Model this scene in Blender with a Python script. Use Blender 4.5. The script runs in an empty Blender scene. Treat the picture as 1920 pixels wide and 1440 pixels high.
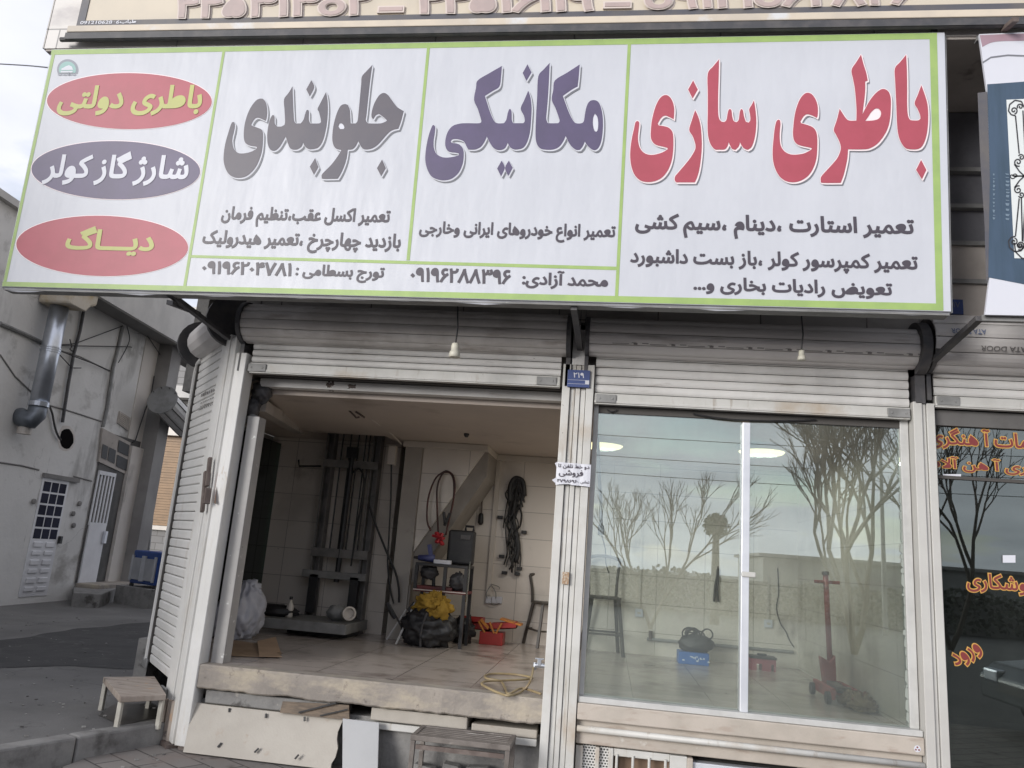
import bpy, bmesh, math, random, unicodedata
import numpy as np
from mathutils import Vector, Matrix, noise
from mathutils.geometry import tessellate_polygon, delaunay_2d_cdt
rnd = random.Random(7)
SC = bpy.context.scene
COL = SC.collection
EYE = 1.63
FPX = 1440.0
# ---------------------------------------------------------------- camera
def _basis():
    Z = np.array([500., -6420., FPX]); Z /= np.linalg.norm(Z)
    X = -np.array([-10560., -490., FPX]); X -= X.dot(Z)*Z; X /= np.linalg.norm(X)
    return np.array([X, np.cross(Z, X), Z])
RM = _basis()
cam = bpy.data.cameras.new('camera'); cam.lens = 27.0; cam.sensor_width = 36.0
cam.clip_start = 0.05; cam.clip_end = 3000
camo = bpy.data.objects.new('camera', cam); COL.objects.link(camo); SC.camera = camo
_r, _u, _b = RM@[1, 0, 0], RM@[0, -1, 0], RM@[0, 0, -1]
camo.matrix_world = Matrix(((_r[0], _u[0], _b[0], 0), (_r[1], _u[1], _b[1], 0), (_r[2], _u[2], _b[2], EYE), (0, 0, 0, 1)))
# ---------------------------------------------------------------- world, sun, exposure
SUN_EL, SUN_AZ = math.radians(14), math.radians(218)     # azimuth: compass style, from +Y clockwise
wd = bpy.data.worlds.new('World'); SC.world = wd; wd.use_nodes = True
nt = wd.node_tree; N = nt.nodes; L = nt.links
bg = N['Background']; bg.inputs['Strength'].default_value = 0.1
sky = N.new('ShaderNodeTexSky'); sky.sky_type = 'NISHITA'; sky.sun_disc = False
sky.sun_elevation = SUN_EL; sky.sun_rotation = SUN_AZ
tc = N.new('ShaderNodeTexCoord'); sp = N.new('ShaderNodeSeparateXYZ'); L.new(tc.outputs['Generated'], sp.inputs[0])
zz = N.new('ShaderNodeMath'); zz.operation = 'MAXIMUM'; zz.inputs[1].default_value = 0.0; L.new(sp.outputs[2], zz.inputs[0])
za = N.new('ShaderNodeMath'); za.operation = 'ADD'; za.inputs[1].default_value = 0.16; L.new(zz.outputs[0], za.inputs[0])
dx = N.new('ShaderNodeMath'); dx.operation = 'DIVIDE'; L.new(sp.outputs[0], dx.inputs[0]); L.new(za.outputs[0], dx.inputs[1])
dy = N.new('ShaderNodeMath'); dy.operation = 'DIVIDE'; L.new(sp.outputs[1], dy.inputs[0]); L.new(za.outputs[0], dy.inputs[1])
cv = N.new('ShaderNodeCombineXYZ'); L.new(dx.outputs[0], cv.inputs[0]); L.new(dy.outputs[0], cv.inputs[1])
nz = N.new('ShaderNodeTexNoise'); nz.inputs['Scale'].default_value = 0.85; nz.inputs['Detail'].default_value = 7; nz.inputs['Roughness'].default_value = 0.55
L.new(cv.outputs[0], nz.inputs['Vector'])
cr = N.new('ShaderNodeValToRGB'); cr.color_ramp.elements[0].position = 0.33; cr.color_ramp.elements[1].position = 0.47
L.new(nz.outputs[0], cr.inputs[0])
nz2 = N.new('ShaderNodeTexNoise'); nz2.inputs['Scale'].default_value = 2.3; nz2.inputs['Detail'].default_value = 6
L.new(cv.outputs[0], nz2.inputs['Vector'])
cr2 = N.new('ShaderNodeValToRGB'); cr2.color_ramp.elements[0].position = 0.3; cr2.color_ramp.elements[1].position = 0.7
cr2.color_ramp.elements[0].color = (3.8, 3.9, 4.4, 1); cr2.color_ramp.elements[1].color = (5.0, 5.1, 5.65, 1)
L.new(nz2.outputs[0], cr2.inputs[0])
mx = N.new('ShaderNodeMix'); mx.data_type = 'RGBA'
hz_ = N.new('ShaderNodeMath'); hz_.operation = 'MULTIPLY_ADD'; hz_.inputs[1].default_value = -7; hz_.inputs[2].default_value = 1.0; hz_.use_clamp = True; L.new(zz.outputs[0], hz_.inputs[0])
mm = N.new('ShaderNodeMath'); mm.operation = 'MAXIMUM'; L.new(cr.outputs[0], mm.inputs[0]); L.new(hz_.outputs[0], mm.inputs[1])
L.new(mm.outputs[0], mx.inputs[0]); L.new(sky.outputs[0], mx.inputs[6]); L.new(cr2.outputs[0], mx.inputs[7])
L.new(mx.outputs[2], bg.inputs['Color'])
sl = bpy.data.lights.new('sun', 'SUN'); sl.energy = 1.5; sl.angle = math.radians(26); sl.color = (1, 0.97, 0.94)
so = bpy.data.objects.new('sun', sl); COL.objects.link(so)
_sd = Vector((math.sin(SUN_AZ)*math.cos(SUN_EL), math.cos(SUN_AZ)*math.cos(SUN_EL), math.sin(SUN_EL)))
so.rotation_euler = (-_sd).to_track_quat('-Z', 'Y').to_euler(); so.location = (0, -20, 30)
SC.view_settings.view_transform = 'Standard'; SC.view_settings.look = 'None'
SC.view_settings.exposure = 1.1; SC.view_settings.gamma = 1.0
SC.render.engine = 'CYCLES'
cy = SC.cycles; cy.max_bounces = 8; cy.transparent_max_bounces = 16; cy.caustics_reflective = False; cy.caustics_refractive = False
cy.use_denoising = True; cy.sample_clamp_indirect = 6
# ---------------------------------------------------------------- points from the survey of the photograph
def ray(px, py): return RM@np.array([px-960., py-720., FPX])
def P(px, py, y):
    d = ray(px, py); d = d*(y/d[1]); return Vector((d[0], d[1], d[2]+EYE))
def PZ(px, py, z):
    d = ray(px, py); d = d*((z-EYE)/d[2]); return Vector((d[0], d[1], z))
def PX(px, py, x):
    d = ray(px, py); d = d*(x/d[0]); return Vector((d[0], d[1], d[2]+EYE))
def PL(px, py, a, n):
    d = ray(px, py); a = Vector(a)-Vector((0, 0, EYE)); n = Vector(n); d = Vector(d)
    d = d*(a.dot(n)/d.dot(n)); return d+Vector((0, 0, EYE))
V = Vector
# ---------------------------------------------------------------- objects
def tag(o, label=None, cat=None, group=None, kind=None):
    if label: o['label'] = label
    if cat: o['category'] = cat
    if group: o['group'] = group
    if kind: o['kind'] = kind
    return o
def thing(name, label, cat, loc=(0, 0, 0), group=None):
    o = bpy.data.objects.new(name, None); COL.objects.link(o); o.location = loc; o.empty_display_size = .1
    return tag(o, label, cat, group)
def wloc(o):
    l = V((0, 0, 0))
    while o: l = l+V(o.location); o = o.parent
    return l
class MB:
    def __init__(s): s.v = []; s.f = []
    def add(s, vs, fs):
        b = len(s.v); s.v += [V(p) for p in vs]; s.f += [[b+i for i in f] for f in fs]; return s
    def hexa(s, p): # 8 points: bottom 4 ccw, top 4 ccw
        return s.add(p, [(3, 2, 1, 0), (4, 5, 6, 7), (0, 1, 5, 4), (1, 2, 6, 5), (2, 3, 7, 6), (3, 0, 4, 7)])
    def box(s, x0, x1, y0, y1, z0, z1):
        x0, x1 = min(x0, x1), max(x0, x1); y0, y1 = min(y0, y1), max(y0, y1); z0, z1 = min(z0, z1), max(z0, z1)
        return s.hexa([(x0, y0, z0), (x1, y0, z0), (x1, y1, z0), (x0, y1, z0), (x0, y0, z1), (x1, y0, z1), (x1, y1, z1), (x0, y1, z1)])
    def prism(s, poly, vec):
        n = len(poly); vec = V(vec); a = [V(p) for p in poly]; b = [p+vec for p in a]
        nn = V((0, 0, 0))
        for i in range(n): nn += a[i].cross(a[(i+1) % n])
        if nn.dot(vec) > 0: a.reverse(); b.reverse()
        s.add(a+b, [])
        o = len(s.v)-2*n
        tri = tessellate_polygon([a])
        for t in tri:
            s.f.append([o+i for i in t]); s.f.append([o+n+i for i in reversed(t)])
        for i in range(n): j = (i+1) % n; s.f.append([o+j, o+i, o+n+i, o+n+j])
        return s
    def flat(s, loops):
        loops = [[V(p) for p in l] for l in loops]
        b = len(s.v); 
        for l in loops: s.v += l
        for t in tessellate_polygon(loops): s.f.append([b+i for i in t])
        return s
    def fill(s, loops, mp):
        """outline with holes given in 2-D, filled and carried onto a surface by mp(x, y)"""
        pv = []; fc = []
        for l in loops:
            b = len(pv); q = []
            for p in l:
                if not q or (p[0]-q[-1][0])**2+(p[1]-q[-1][1])**2 > 1e-10: q.append(p)
            if len(q) < 3: continue
            if sum(q[i-1][0]*q[i][1]-q[i][0]*q[i-1][1] for i in range(len(q))) < 0: q.reverse()
            pv += [Vector((p[0], p[1])) for p in q]; fc.append(list(range(b, len(pv))))
        if not fc: return s
        r = delaunay_2d_cdt(pv, [], fc, 1, 1e-6)
        b = len(s.v); s.v += [V(mp(p[0], p[1])) for p in r[0]]
        s.f += [[b+i for i in f] for f, og in zip(r[2], r[5]) if not any(k > 0 for k in og)]
        return s
    def bar(s, p, q, w, h, up=(0, 0, 1)):
        p, q = V(p), V(q); d = (q-p).normalized(); u = V(up); sd = d.cross(u)
        if sd.length < 1e-4: sd = d.cross(V((0, 1, 0)))
        sd.normalize(); u = sd.cross(d).normalized(); a = sd*(w/2); b = u*(h/2)
        return s.hexa([p-a-b, p+a-b, q+a-b, q-a-b, p-a+b, p+a+b, q+a+b, q-a+b])
    def tube(s, pts, r, n=8, caps=True):
        pts = [V(p) for p in pts]; m = len(pts); rs = r if isinstance(r, (list, tuple)) else [r]*m
        b = len(s.v); up = None
        for i in range(m):
            d = (pts[min(i+1, m-1)]-pts[max(i-1, 0)])
            if d.length < 1e-9: d = V((0, 0, 1))
            d.normalize()
            if up is None: up = V((0, 0, 1)) if abs(d.z) < .9 else V((1, 0, 0))
            sd = d.cross(up)
            if sd.length < 1e-4: sd = d.cross(V((.3, .9, .1)))
            sd.normalize(); up = sd.cross(d).normalized()
            for k in range(n):
                a = 2*math.pi*k/n; s.v.append(pts[i]+(sd*math.cos(a)+up*math.sin(a))*rs[i])
        for i in range(m-1):
            for k in range(n):
                k2 = (k+1) % n; s.f.append([b+i*n+k, b+i*n+k2, b+(i+1)*n+k2, b+(i+1)*n+k])
        if caps: s.f.append([b+k for k in range(n)][::-1]); s.f.append([b+(m-1)*n+k for k in range(n)])
        return s
    def cyl(s, p, q, r, n=16): return s.tube([p, q], r, n)
    def lathe(s, prof, o, n=16, ax=(0, 0, 1)):
        ax = V(ax).normalized(); u = ax.orthogonal().normalized(); w = ax.cross(u); o = V(o); b = len(s.v); m = len(prof)
        for r, h in prof:
            for k in range(n):
                a = 2*math.pi*k/n; s.v.append(o+ax*h+(u*math.cos(a)+w*math.sin(a))*max(r, 1e-4))
        for i in range(m-1):
            for k in range(n): k2 = (k+1) % n; s.f.append([b+i*n+k, b+i*n+k2, b+(i+1)*n+k2, b+(i+1)*n+k])
        s.f.append([b+k for k in range(n)][::-1]); s.f.append([b+(m-1)*n+k for k in range(n)])
        return s
    def blob(s, c, r, amp=.15, fr=3, seed=0, nu=26, nv=16, flat=None, fn=None, fold=0):
        c = V(c); r = V(r); b = len(s.v)
        for j in range(nv+1):
            t = math.pi*j/nv
            for i in range(nu):
                a = 2*math.pi*i/nu; d = V((math.sin(t)*math.cos(a), math.sin(t)*math.sin(a), math.cos(t)))
                k = 1+amp*noise.noise(d*fr+V((seed*7.1, seed*3.3, 0)))+amp*.5*noise.noise(d*fr*2.7+V((seed, 0, seed*5)))
                if fold: k += fold*(.35-abs(noise.noise(V((d.x*fr*1.7, d.y*fr*1.7, d.z*fr*.8))+V((seed, 2, 1)))*1.6)-.6*abs(noise.noise(V((d.x*fr*3.9, d.y*fr*3.9, d.z*fr*2.2))+V((1, seed, 4)))))
                p = V((d.x*r.x*k, d.y*r.y*k, d.z*r.z*k))
                if fn: p = fn(p)
                p = c+p
                if flat is not None and p.z < flat: p.z = flat
                s.v.append(p)
        for j in range(nv):
            for i in range(nu):
                i2 = (i+1) % nu; s.f.append([b+j*nu+i, b+(j+1)*nu+i, b+(j+1)*nu+i2, b+j*nu+i2])
        return s
    def build(s, name, mat, parent=None, bevel=0, smooth=False, seg=2):
        me = bpy.data.meshes.new(name); off = wloc(parent)
        me.from_pydata([tuple(p-off) for p in s.v], [], s.f)
        bm = bmesh.new(); bm.from_mesh(me)
        bmesh.ops.recalc_face_normals(bm, faces=bm.faces[:]); bm.to_mesh(me); bm.free()
        if smooth:
            for p in me.polygons: p.use_smooth = True
        o = bpy.data.objects.new(name, me); COL.objects.link(o)
        if mat: me.materials.append(mat)
        if parent: o.parent = parent
        if bevel:
            m = o.modifiers.new('bevel', 'BEVEL'); m.width = bevel; m.segments = seg; m.limit_method = 'ANGLE'; m.angle_limit = .6
            m.harden_normals = False
        if smooth == 2: pass
        return o
def shade(o, ang=35):
    me = o.data
    for p in me.polygons: p.use_smooth = True
    try: me.set_sharp_from_angle(angle=math.radians(ang))
    except Exception: pass
    return o
def copy_tree(o, parent=None):
    c = o.copy(); COL.objects.link(c); c.parent = parent
    for ch in list(o.children): copy_tree(ch, c)
    return c
# ---------------------------------------------------------------- materials
def _nodes(name):
    m = bpy.data.materials.new(name); m.use_nodes = True
    t = m.node_tree; return m, t, t.nodes, t.links, t.nodes['Principled BSDF']
def c4(c): return (c[0], c[1], c[2], 1)
def noise_fac(N, L, vec, scale, lo, hi, detail=6, stretch=None, rough=.6):
    if stretch:
        mp = N.new('ShaderNodeMapping'); mp.inputs['Scale'].default_value = stretch; L.new(vec, mp.inputs[0]); vec = mp.outputs[0]
    n = N.new('ShaderNodeTexNoise'); n.inputs['Scale'].default_value = scale; n.inputs['Detail'].default_value = detail; n.inputs['Roughness'].default_value = rough
    L.new(vec, n.inputs['Vector'])
    r = N.new('ShaderNodeMapRange'); r.inputs[1].default_value = lo; r.inputs[2].default_value = hi; r.clamp = True
    L.new(n.outputs[0], r.inputs[0]); return r.outputs[0], n.outputs[0]
def mixc(N, L, fac, a, b):
    m = N.new('ShaderNodeMix'); m.data_type = 'RGBA'
    L.new(fac, m.inputs[0])
    for i, x in ((6, a), (7, b)):
        if isinstance(x, tuple): m.inputs[i].default_value = c4(x)
        else: L.new(x, m.inputs[i])
    return m.outputs[2]
def mat(name, c, c2=None, s=4, lo=.42, hi=.62, rough=.6, metal=0, bump=0, bs=60, layers=(), stretch=None, spec=.5, emit=None, dent=0, crack=None):
    """base colour c mottled to c2; layers = (colour, scale, lo, hi, stretch) of stains that belong to the surface"""
    m, t, N, L, b = _nodes(name)
    tcn = N.new('ShaderNodeTexCoord'); vec = tcn.outputs['Object']
    b.inputs['Roughness'].default_value = rough; b.inputs['Metallic'].default_value = metal
    b.inputs['Specular IOR Level'].default_value = spec
    out = None
    if c2:
        f, _ = noise_fac(N, L, vec, s, lo, hi, stretch=stretch); out = mixc(N, L, f, tuple(c), tuple(c2))
    for (lc, ls, llo, lhi, lst) in layers:
        f, _ = noise_fac(N, L, vec, ls, llo, lhi, stretch=lst)
        out = mixc(N, L, f, out if out is not None else tuple(c), tuple(lc))
    if crack:
        cc, cs, cw = crack; vo = N.new('ShaderNodeTexVoronoi'); vo.feature = 'DISTANCE_TO_EDGE'; vo.inputs['Scale'].default_value = cs
        wn = N.new('ShaderNodeTexNoise'); wn.inputs['Scale'].default_value = cs*2.5; wn.inputs['Detail'].default_value = 6; L.new(vec, wn.inputs['Vector'])
        ad = N.new('ShaderNodeVectorMath'); ad.operation = 'MULTIPLY_ADD'; ad.inputs[1].default_value = (.9/cs,)*3; L.new(wn.outputs['Color'], ad.inputs[0]); L.new(vec, ad.inputs[2]); L.new(ad.outputs[0], vo.inputs['Vector'])
        r = N.new('ShaderNodeMapRange'); r.inputs[1].default_value = 0; r.inputs[2].default_value = cw; r.inputs[3].default_value = .75; r.inputs[4].default_value = 0; L.new(vo.outputs['Distance'], r.inputs[0])
        f2, _ = noise_fac(N, L, vec, cs*.8, .46, .56); ml = N.new('ShaderNodeMath'); ml.operation = 'MULTIPLY'; L.new(r.outputs[0], ml.inputs[0]); L.new(f2, ml.inputs[1])
        out = mixc(N, L, ml.outputs[0], out if out is not None else tuple(c), tuple(cc))
    if out is None: b.inputs['Base Color'].default_value = c4(c)
    else: L.new(out, b.inputs['Base Color'])
    if dent:
        n = N.new('ShaderNodeTexNoise'); n.inputs['Scale'].default_value = 2.2; n.inputs['Detail'].default_value = 3
        mp = N.new('ShaderNodeMapping'); mp.inputs['Scale'].default_value = (1.6, 1, .55); L.new(vec, mp.inputs[0]); L.new(mp.outputs[0], n.inputs['Vector'])
        bp = N.new('ShaderNodeBump'); bp.inputs['Strength'].default_value = 1; bp.inputs['Distance'].default_value = dent
        L.new(n.outputs[0], bp.inputs['Height']); L.new(bp.outputs[0], b.inputs['Normal'])
    elif bump:
        n = N.new('ShaderNodeTexNoise'); n.inputs['Scale'].default_value = bs; n.inputs['Detail'].default_value = 5; L.new(vec, n.inputs['Vector'])
        bp = N.new('ShaderNodeBump'); bp.inputs['Strength'].default_value = bump; bp.inputs['Distance'].default_value = .01
        L.new(n.outputs[0], bp.inputs['Height']); L.new(bp.outputs[0], b.inputs['Normal'])
    if emit:
        b.inputs['Emission Color'].default_value = c4(emit[0]); b.inputs['Emission Strength'].default_value = emit[1]
    return m
def brickmat(name, axes, w, h, c, c2, mortar, msize=.012, offset=.5, rough=.5, vein=None, bump=.3, layers=(), rot=0, bias=0, shift=(0, 0)):
    m, t, N, L, b = _nodes(name)
    g = N.new('ShaderNodeTexCoord'); vec = g.outputs['Object']
    sp = N.new('ShaderNodeSeparateXYZ'); L.new(vec, sp.inputs[0]); cb = N.new('ShaderNodeCombineXYZ')
    ix = {'x': 0, 'y': 1, 'z': 2}
    L.new(sp.outputs[ix[axes[0]]], cb.inputs[0]); L.new(sp.outputs[ix[axes[1]]], cb.inputs[1])
    mp = N.new('ShaderNodeMapping'); mp.inputs['Rotation'].default_value = (0, 0, rot); mp.inputs['Location'].default_value = (shift[0], shift[1], 0); L.new(cb.outputs[0], mp.inputs[0])
    br = N.new('ShaderNodeTexBrick'); br.offset = offset; br.inputs['Scale'].default_value = 1
    br.inputs['Brick Width'].default_value = w; br.inputs['Row Height'].default_value = h
    br.inputs['Mortar Size'].default_value = msize; br.inputs['Mortar Smooth'].default_value = .3; br.inputs['Bias'].default_value = bias
    br.inputs['Color1'].default_value = c4(c); br.inputs['Color2'].default_value = c4(c2); br.inputs['Mortar'].default_value = c4(mortar)
    L.new(mp.outputs[0], br.inputs['Vector']); out = br.outputs[0]
    if vein:
        f, _ = noise_fac(N, L, vec, vein[1], vein[2], vein[3], stretch=vein[4] if len(vein) > 4 else None); out = mixc(N, L, f, out, tuple(vein[0]))
    for (lc, ls, llo, lhi, lst) in layers:
        f, _ = noise_fac(N, L, vec, ls, llo, lhi, stretch=lst); out = mixc(N, L, f, out, tuple(lc))
    L.new(out, b.inputs['Base Color']); b.inputs['Roughness'].default_value = rough
    bp = N.new('ShaderNodeBump'); bp.invert = True; bp.inputs['Strength'].default_value = bump; bp.inputs['Distance'].default_value = .008
    L.new(br.outputs['Fac'], bp.inputs['Height']); L.new(bp.outputs[0], b.inputs['Normal'])
    return m
def glass(name, tint, refl=.12, grime=.0):
    """thin window pane: tinted see-through film plus a mirror share that grows towards grazing views"""
    m = bpy.data.materials.new(name); m.use_nodes = True; t = m.node_tree; N = t.nodes; L = t.links
    N.remove(N['Principled BSDF']); o = N['Material Output']
    tr = N.new('ShaderNodeBsdfTransparent'); tr.inputs[0].default_value = c4(tint)
    gl = N.new('ShaderNodeBsdfGlossy'); gl.inputs['Roughness'].default_value = 0.0; gl.inputs[0].default_value = (.93, 1, .97, 1)
    lw = N.new('ShaderNodeFresnel'); lw.inputs[0].default_value = 1.5
    ad = N.new('ShaderNodeMath'); ad.operation = 'ADD'; ad.inputs[1].default_value = refl; ad.use_clamp = True; L.new(lw.outputs[0], ad.inputs[0])
    mx = N.new('ShaderNodeMixShader'); L.new(ad.outputs[0], mx.inputs[0]); L.new(tr.outputs[0], mx.inputs[1]); L.new(gl.outputs[0], mx.inputs[2])
    last = mx.outputs[0]
    if grime:
        g = N.new('ShaderNodeTexCoord'); f, _ = noise_fac(N, L, g.outputs['Object'], 3, .45, .75, stretch=(1, 1, .3))
        df = N.new('ShaderNodeBsdfDiffuse'); df.inputs[0].default_value = (.6, .62, .58, 1)
        mu = N.new('ShaderNodeMath'); mu.operation = 'MULTIPLY_ADD'; mu.inputs[1].default_value = grime; mu.inputs[2].default_value = grime*.5; L.new(f, mu.inputs[0])
        m2 = N.new('ShaderNodeMixShader'); L.new(mu.outputs[0], m2.inputs[0]); L.new(last, m2.inputs[1]); L.new(df.outputs[0], m2.inputs[2]); last = m2.outputs[0]
    L.new(last, o.inputs[0]); return m
GR = (.12, .11, .10)
M = {}
M['banner'] = mat('banner_vinyl', (.545, .56, .60), (.52, .535, .575), s=1.2, rough=.42, dent=.013)
M['green'] = mat('banner_green', (.32, .45, .14), (.28, .40, .13), s=6, rough=.45)
M['red'] = mat('banner_red', (.40, .07, .10), (.37, .065, .09), s=5, rough=.45)
M['purple'] = mat('banner_purple', (.10, .08, .155), (.088, .072, .135), s=4, rough=.45)
M['ink1'] = mat('banner_grey_brown', (.105, .095, .112), (.09, .084, .105), s=3, rough=.45)
M['ink'] = mat('banner_dark_grey', (.062, .053, .068), rough=.45)
M['shadowink'] = mat('banner_print_grey', (.17, .175, .195), rough=.45)
M['white_ink'] = mat('banner_white', (.62, .63, .68), rough=.45)
M['pink_white'] = mat('banner_pink_white', (.83, .72, .73), rough=.45)
M['yellow'] = mat('banner_yellow', (.45, .46, .13), (.42, .43, .13), s=5, rough=.45)
M['white_paint'] = mat('worn_white_paint', (.56, .555, .53), (.48, .475, .445), s=3, rough=.5, bump=.05, bs=50,
    layers=((( .33, .29, .24), 3.5, .60, .74, (5, 5, .5)), ((.12, .10, .085), 26, .69, .75, None), ((.42, .36, .29), 1.3, .58, .70, None)), dent=.006)
M['chamfer_paint'] = mat('clean_white_paint', (.68, .675, .655), (.62, .615, .59), s=2, rough=.45, bump=.04,
    layers=(((.42, .32, .22), 9, .70, .78, (1, 1, .35)), ((.55, .52, .47), 2.4, .58, .72, (2, 2, .6))), dent=.008)
M['shutter_grey'] = mat('weathered_grey_slat', (.66, .635, .61), (.52, .495, .47), s=2.2, rough=.5, bump=.05,
    layers=(((.34, .30, .27), 2.2, .55, .72, (1, 4, 6)), ((.74, .73, .71), 12, .62, .72, (.3, 1, 3))), dent=.022)
M['shutter_clean'] = mat('pale_slat', (.68, .655, .64), (.61, .59, .575), s=1.4, rough=.45, bump=.03,
    layers=(((.36, .33, .31), 3, .60, .76, (.4, 3, 3)),), dent=.018)
M['shutter_low'] = mat('pale_slat_dusty', (.68, .67, .65), (.58, .57, .55), s=2.5, rough=.5, bump=.04,
    layers=(((.34, .31, .28), 5, .60, .74, (.4, 3, 3)), ((.22, .19, .16), 20, .70, .75, (.5, 1, 2))), dent=.018)
M['seam'] = mat('dark_seam', (.07, .065, .06), rough=.8)
M['dark_steel'] = mat('dark_steel', (.055, .055, .06), (.09, .085, .085), s=8, rough=.55, bump=.08)
M['black'] = mat('black_plastic', (.018, .018, .02), (.028, .027, .028), s=10, rough=.5)
M['rust_steel'] = mat('brown_steel', (.10, .075, .065), (.16, .13, .115), s=9, rough=.6, bump=.1)
M['grey_steel'] = mat('grey_steel', (.26, .26, .255), (.19, .19, .185), s=5, rough=.5, bump=.05, layers=(((.55, .54, .52), 9, .68, .72, None),))
M['galv'] = mat('galvanised_steel', (.58, .61, .66), (.48, .51, .56), s=3, rough=.32, metal=.85)
M['chrome'] = mat('chrome', (.7, .7, .7), rough=.2, metal=1)
M['alu'] = mat('brushed_aluminium', (.74, .76, .80), (.66, .68, .73), s=4, rough=.35, metal=.35)
# ---------------------------------------------------------------- lettering
_PF = {}
for _cp in list(range(0xFB50, 0xFDFF))+list(range(0xFE70, 0xFEFD)):
    _d = unicodedata.decomposition(chr(_cp))
    if not _d or not _d.startswith('<'): continue
    _k, *_r2 = _d.split(); _k = _k.strip('<>')
    _base = ''.join(chr(int(x, 16)) for x in _r2)
    if len(_base) == 1 or _base in ('\u0644\u0627', '\u0644\u0622'): _PF.setdefault(_base, {})[_k] = chr(_cp)
_PF.setdefault('\u0640', {'initial': '\u0640', 'medial': '\u0640', 'final': '\u0640', 'isolated': '\u0640'})
_PF['\u0640'] = {'initial': '\u0640', 'medial': '\u0640', 'final': '\u0640', 'isolated': '\u0640'}
def shape_fa(s):
    s = s.replace('لا', '\uE000').replace('لآ', '\uE001')
    mp = {'\uE000': 'لا', '\uE001': 'لآ'}
    ch = list(s); out = []
    def forms(c): return _PF.get(mp.get(c, c), {})
    def joins_next(c): return 'initial' in forms(c)
    def joins_prev(c): return 'final' in forms(c)
    for i, c in enumerate(ch):
        f = forms(c)
        if not f: out.append(c); continue
        pv = i > 0 and joins_next(ch[i-1]) and joins_prev(c)
        nx = i < len(ch)-1 and joins_next(c) and joins_prev(ch[i+1])
        k = 'medial' if pv and nx else 'final' if pv else 'initial' if nx else 'isolated'
        out.append(f.get(k) or f.get('isolated') or c)
    # visual order: right to left, digit runs left to right
    vis = []; run = []
    for c in out:
        if c.isdigit() or c in '0123456789': run.append(c)
        else:
            if run: vis.append(''.join(run)); run = []
            vis.append(c)
    if run: vis.append(''.join(run))
    return ''.join(reversed(vis))
def _bez(sp_):
    out = []; bp_ = sp_.bezier_points; n = len(bp_)
    for i in range(n):
        a, b = bp_[i], bp_[(i+1) % n]; p0, p1, p2, p3 = a.co, a.handle_right, b.handle_left, b.co
        ch = (p3-p0).length; k = 1 if (p1-p0).length+(p2-p1).length+(p3-p2).length < ch*1.004+1e-6 else 4
        for j in range(k):
            t = j/k; u = 1-t; q = p0*u**3+p1*3*u*u*t+p2*3*u*t*t+p3*t**3; out.append((q.x, q.y))
    return out
def _inside(p, l):
    c = False; x, y = p; n = len(l)
    for i in range(n):
        (x0, y0), (x1, y1) = l[i-1], l[i]
        if (y0 > y) != (y1 > y) and x < (x1-x0)*(y-y0)/(y1-y0)+x0: c = not c
    return c
def _area(l): return .5*sum(l[i-1][0]*l[i][1]-l[i][0]*l[i-1][1] for i in range(len(l)))
def text_loops(s, bold=.0, raw=False):
    """outlines of a line of lettering: list of [outer, hole, hole...]; each outer stroke stands alone"""
    cu = bpy.data.curves.new('t', 'FONT'); cu.body = s if raw else shape_fa(s)
    o = bpy.data.objects.new('t', cu); COL.objects.link(o)
    dg = bpy.context.evaluated_depsgraph_get(); dg.update()
    c = o.evaluated_get(dg).to_curve(dg)
    ls = [_bez(q) for q in c.splines if q.type == 'BEZIER' and len(q.bezier_points) > 2]
    o.to_curve_clear(); bpy.data.objects.remove(o); bpy.data.curves.remove(cu)
    ls = [l for l in ls if abs(_area(l)) > 1e-5]
    big = max(ls, key=lambda l: abs(_area(l))); sg = 1 if _area(big) > 0 else -1
    outs = [l for l in ls if _area(l)*sg > 0]; holes = [l for l in ls if _area(l)*sg < 0]
    lone = [h for h in holes if not any(_inside(h[0], l) for l in outs)]
    outs += [h[::-1] if 0 else h for h in lone]; holes = [h for h in holes if h not in lone]
    res = []
    for l in outs:
        hs = [h for h in holes if sum(_inside(p, l) for p in h) > len(h)*.8 and abs(_area(h)) < abs(_area(l))]
        res.append([grow_loop(l, bold) if bold else l]+[(grow_loop(h, -bold*.6) if bold else h) for h in hs])
    return res
def _bbox(g):
    xs = [p[0] for o in g for p in o[0]]; ys = [p[1] for o in g for p in o[0]]; return min(xs), max(xs), min(ys), max(ys)
def put_text(mb, s, origin, ux, uy, bold=.02, raw=False, lift=(0, -1, 0), fn=None, pad=0):
    """lettering laid on a surface: origin = lower left of the ink, ux / uy = its full width and height vectors"""
    g = text_loops(s, bold, raw); x0, x1, y0, y1 = _bbox(text_loops(s, bold-pad, raw) if pad else g)
    origin, ux, uy, lift = V(origin), V(ux), V(uy), V(lift)
    for k, loops in enumerate(g):
        d = (k % 5)*.00012
        if fn: mp = lambda x, y, d=d: fn((x-x0)/(x1-x0), (y-y0)/(y1-y0), d)
        else: mp = lambda x, y, d=d: origin+ux*((x-x0)/(x1-x0))+uy*((y-y0)/(y1-y0))+lift*d
        mb.fill(loops, mp)
    return mb
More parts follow.
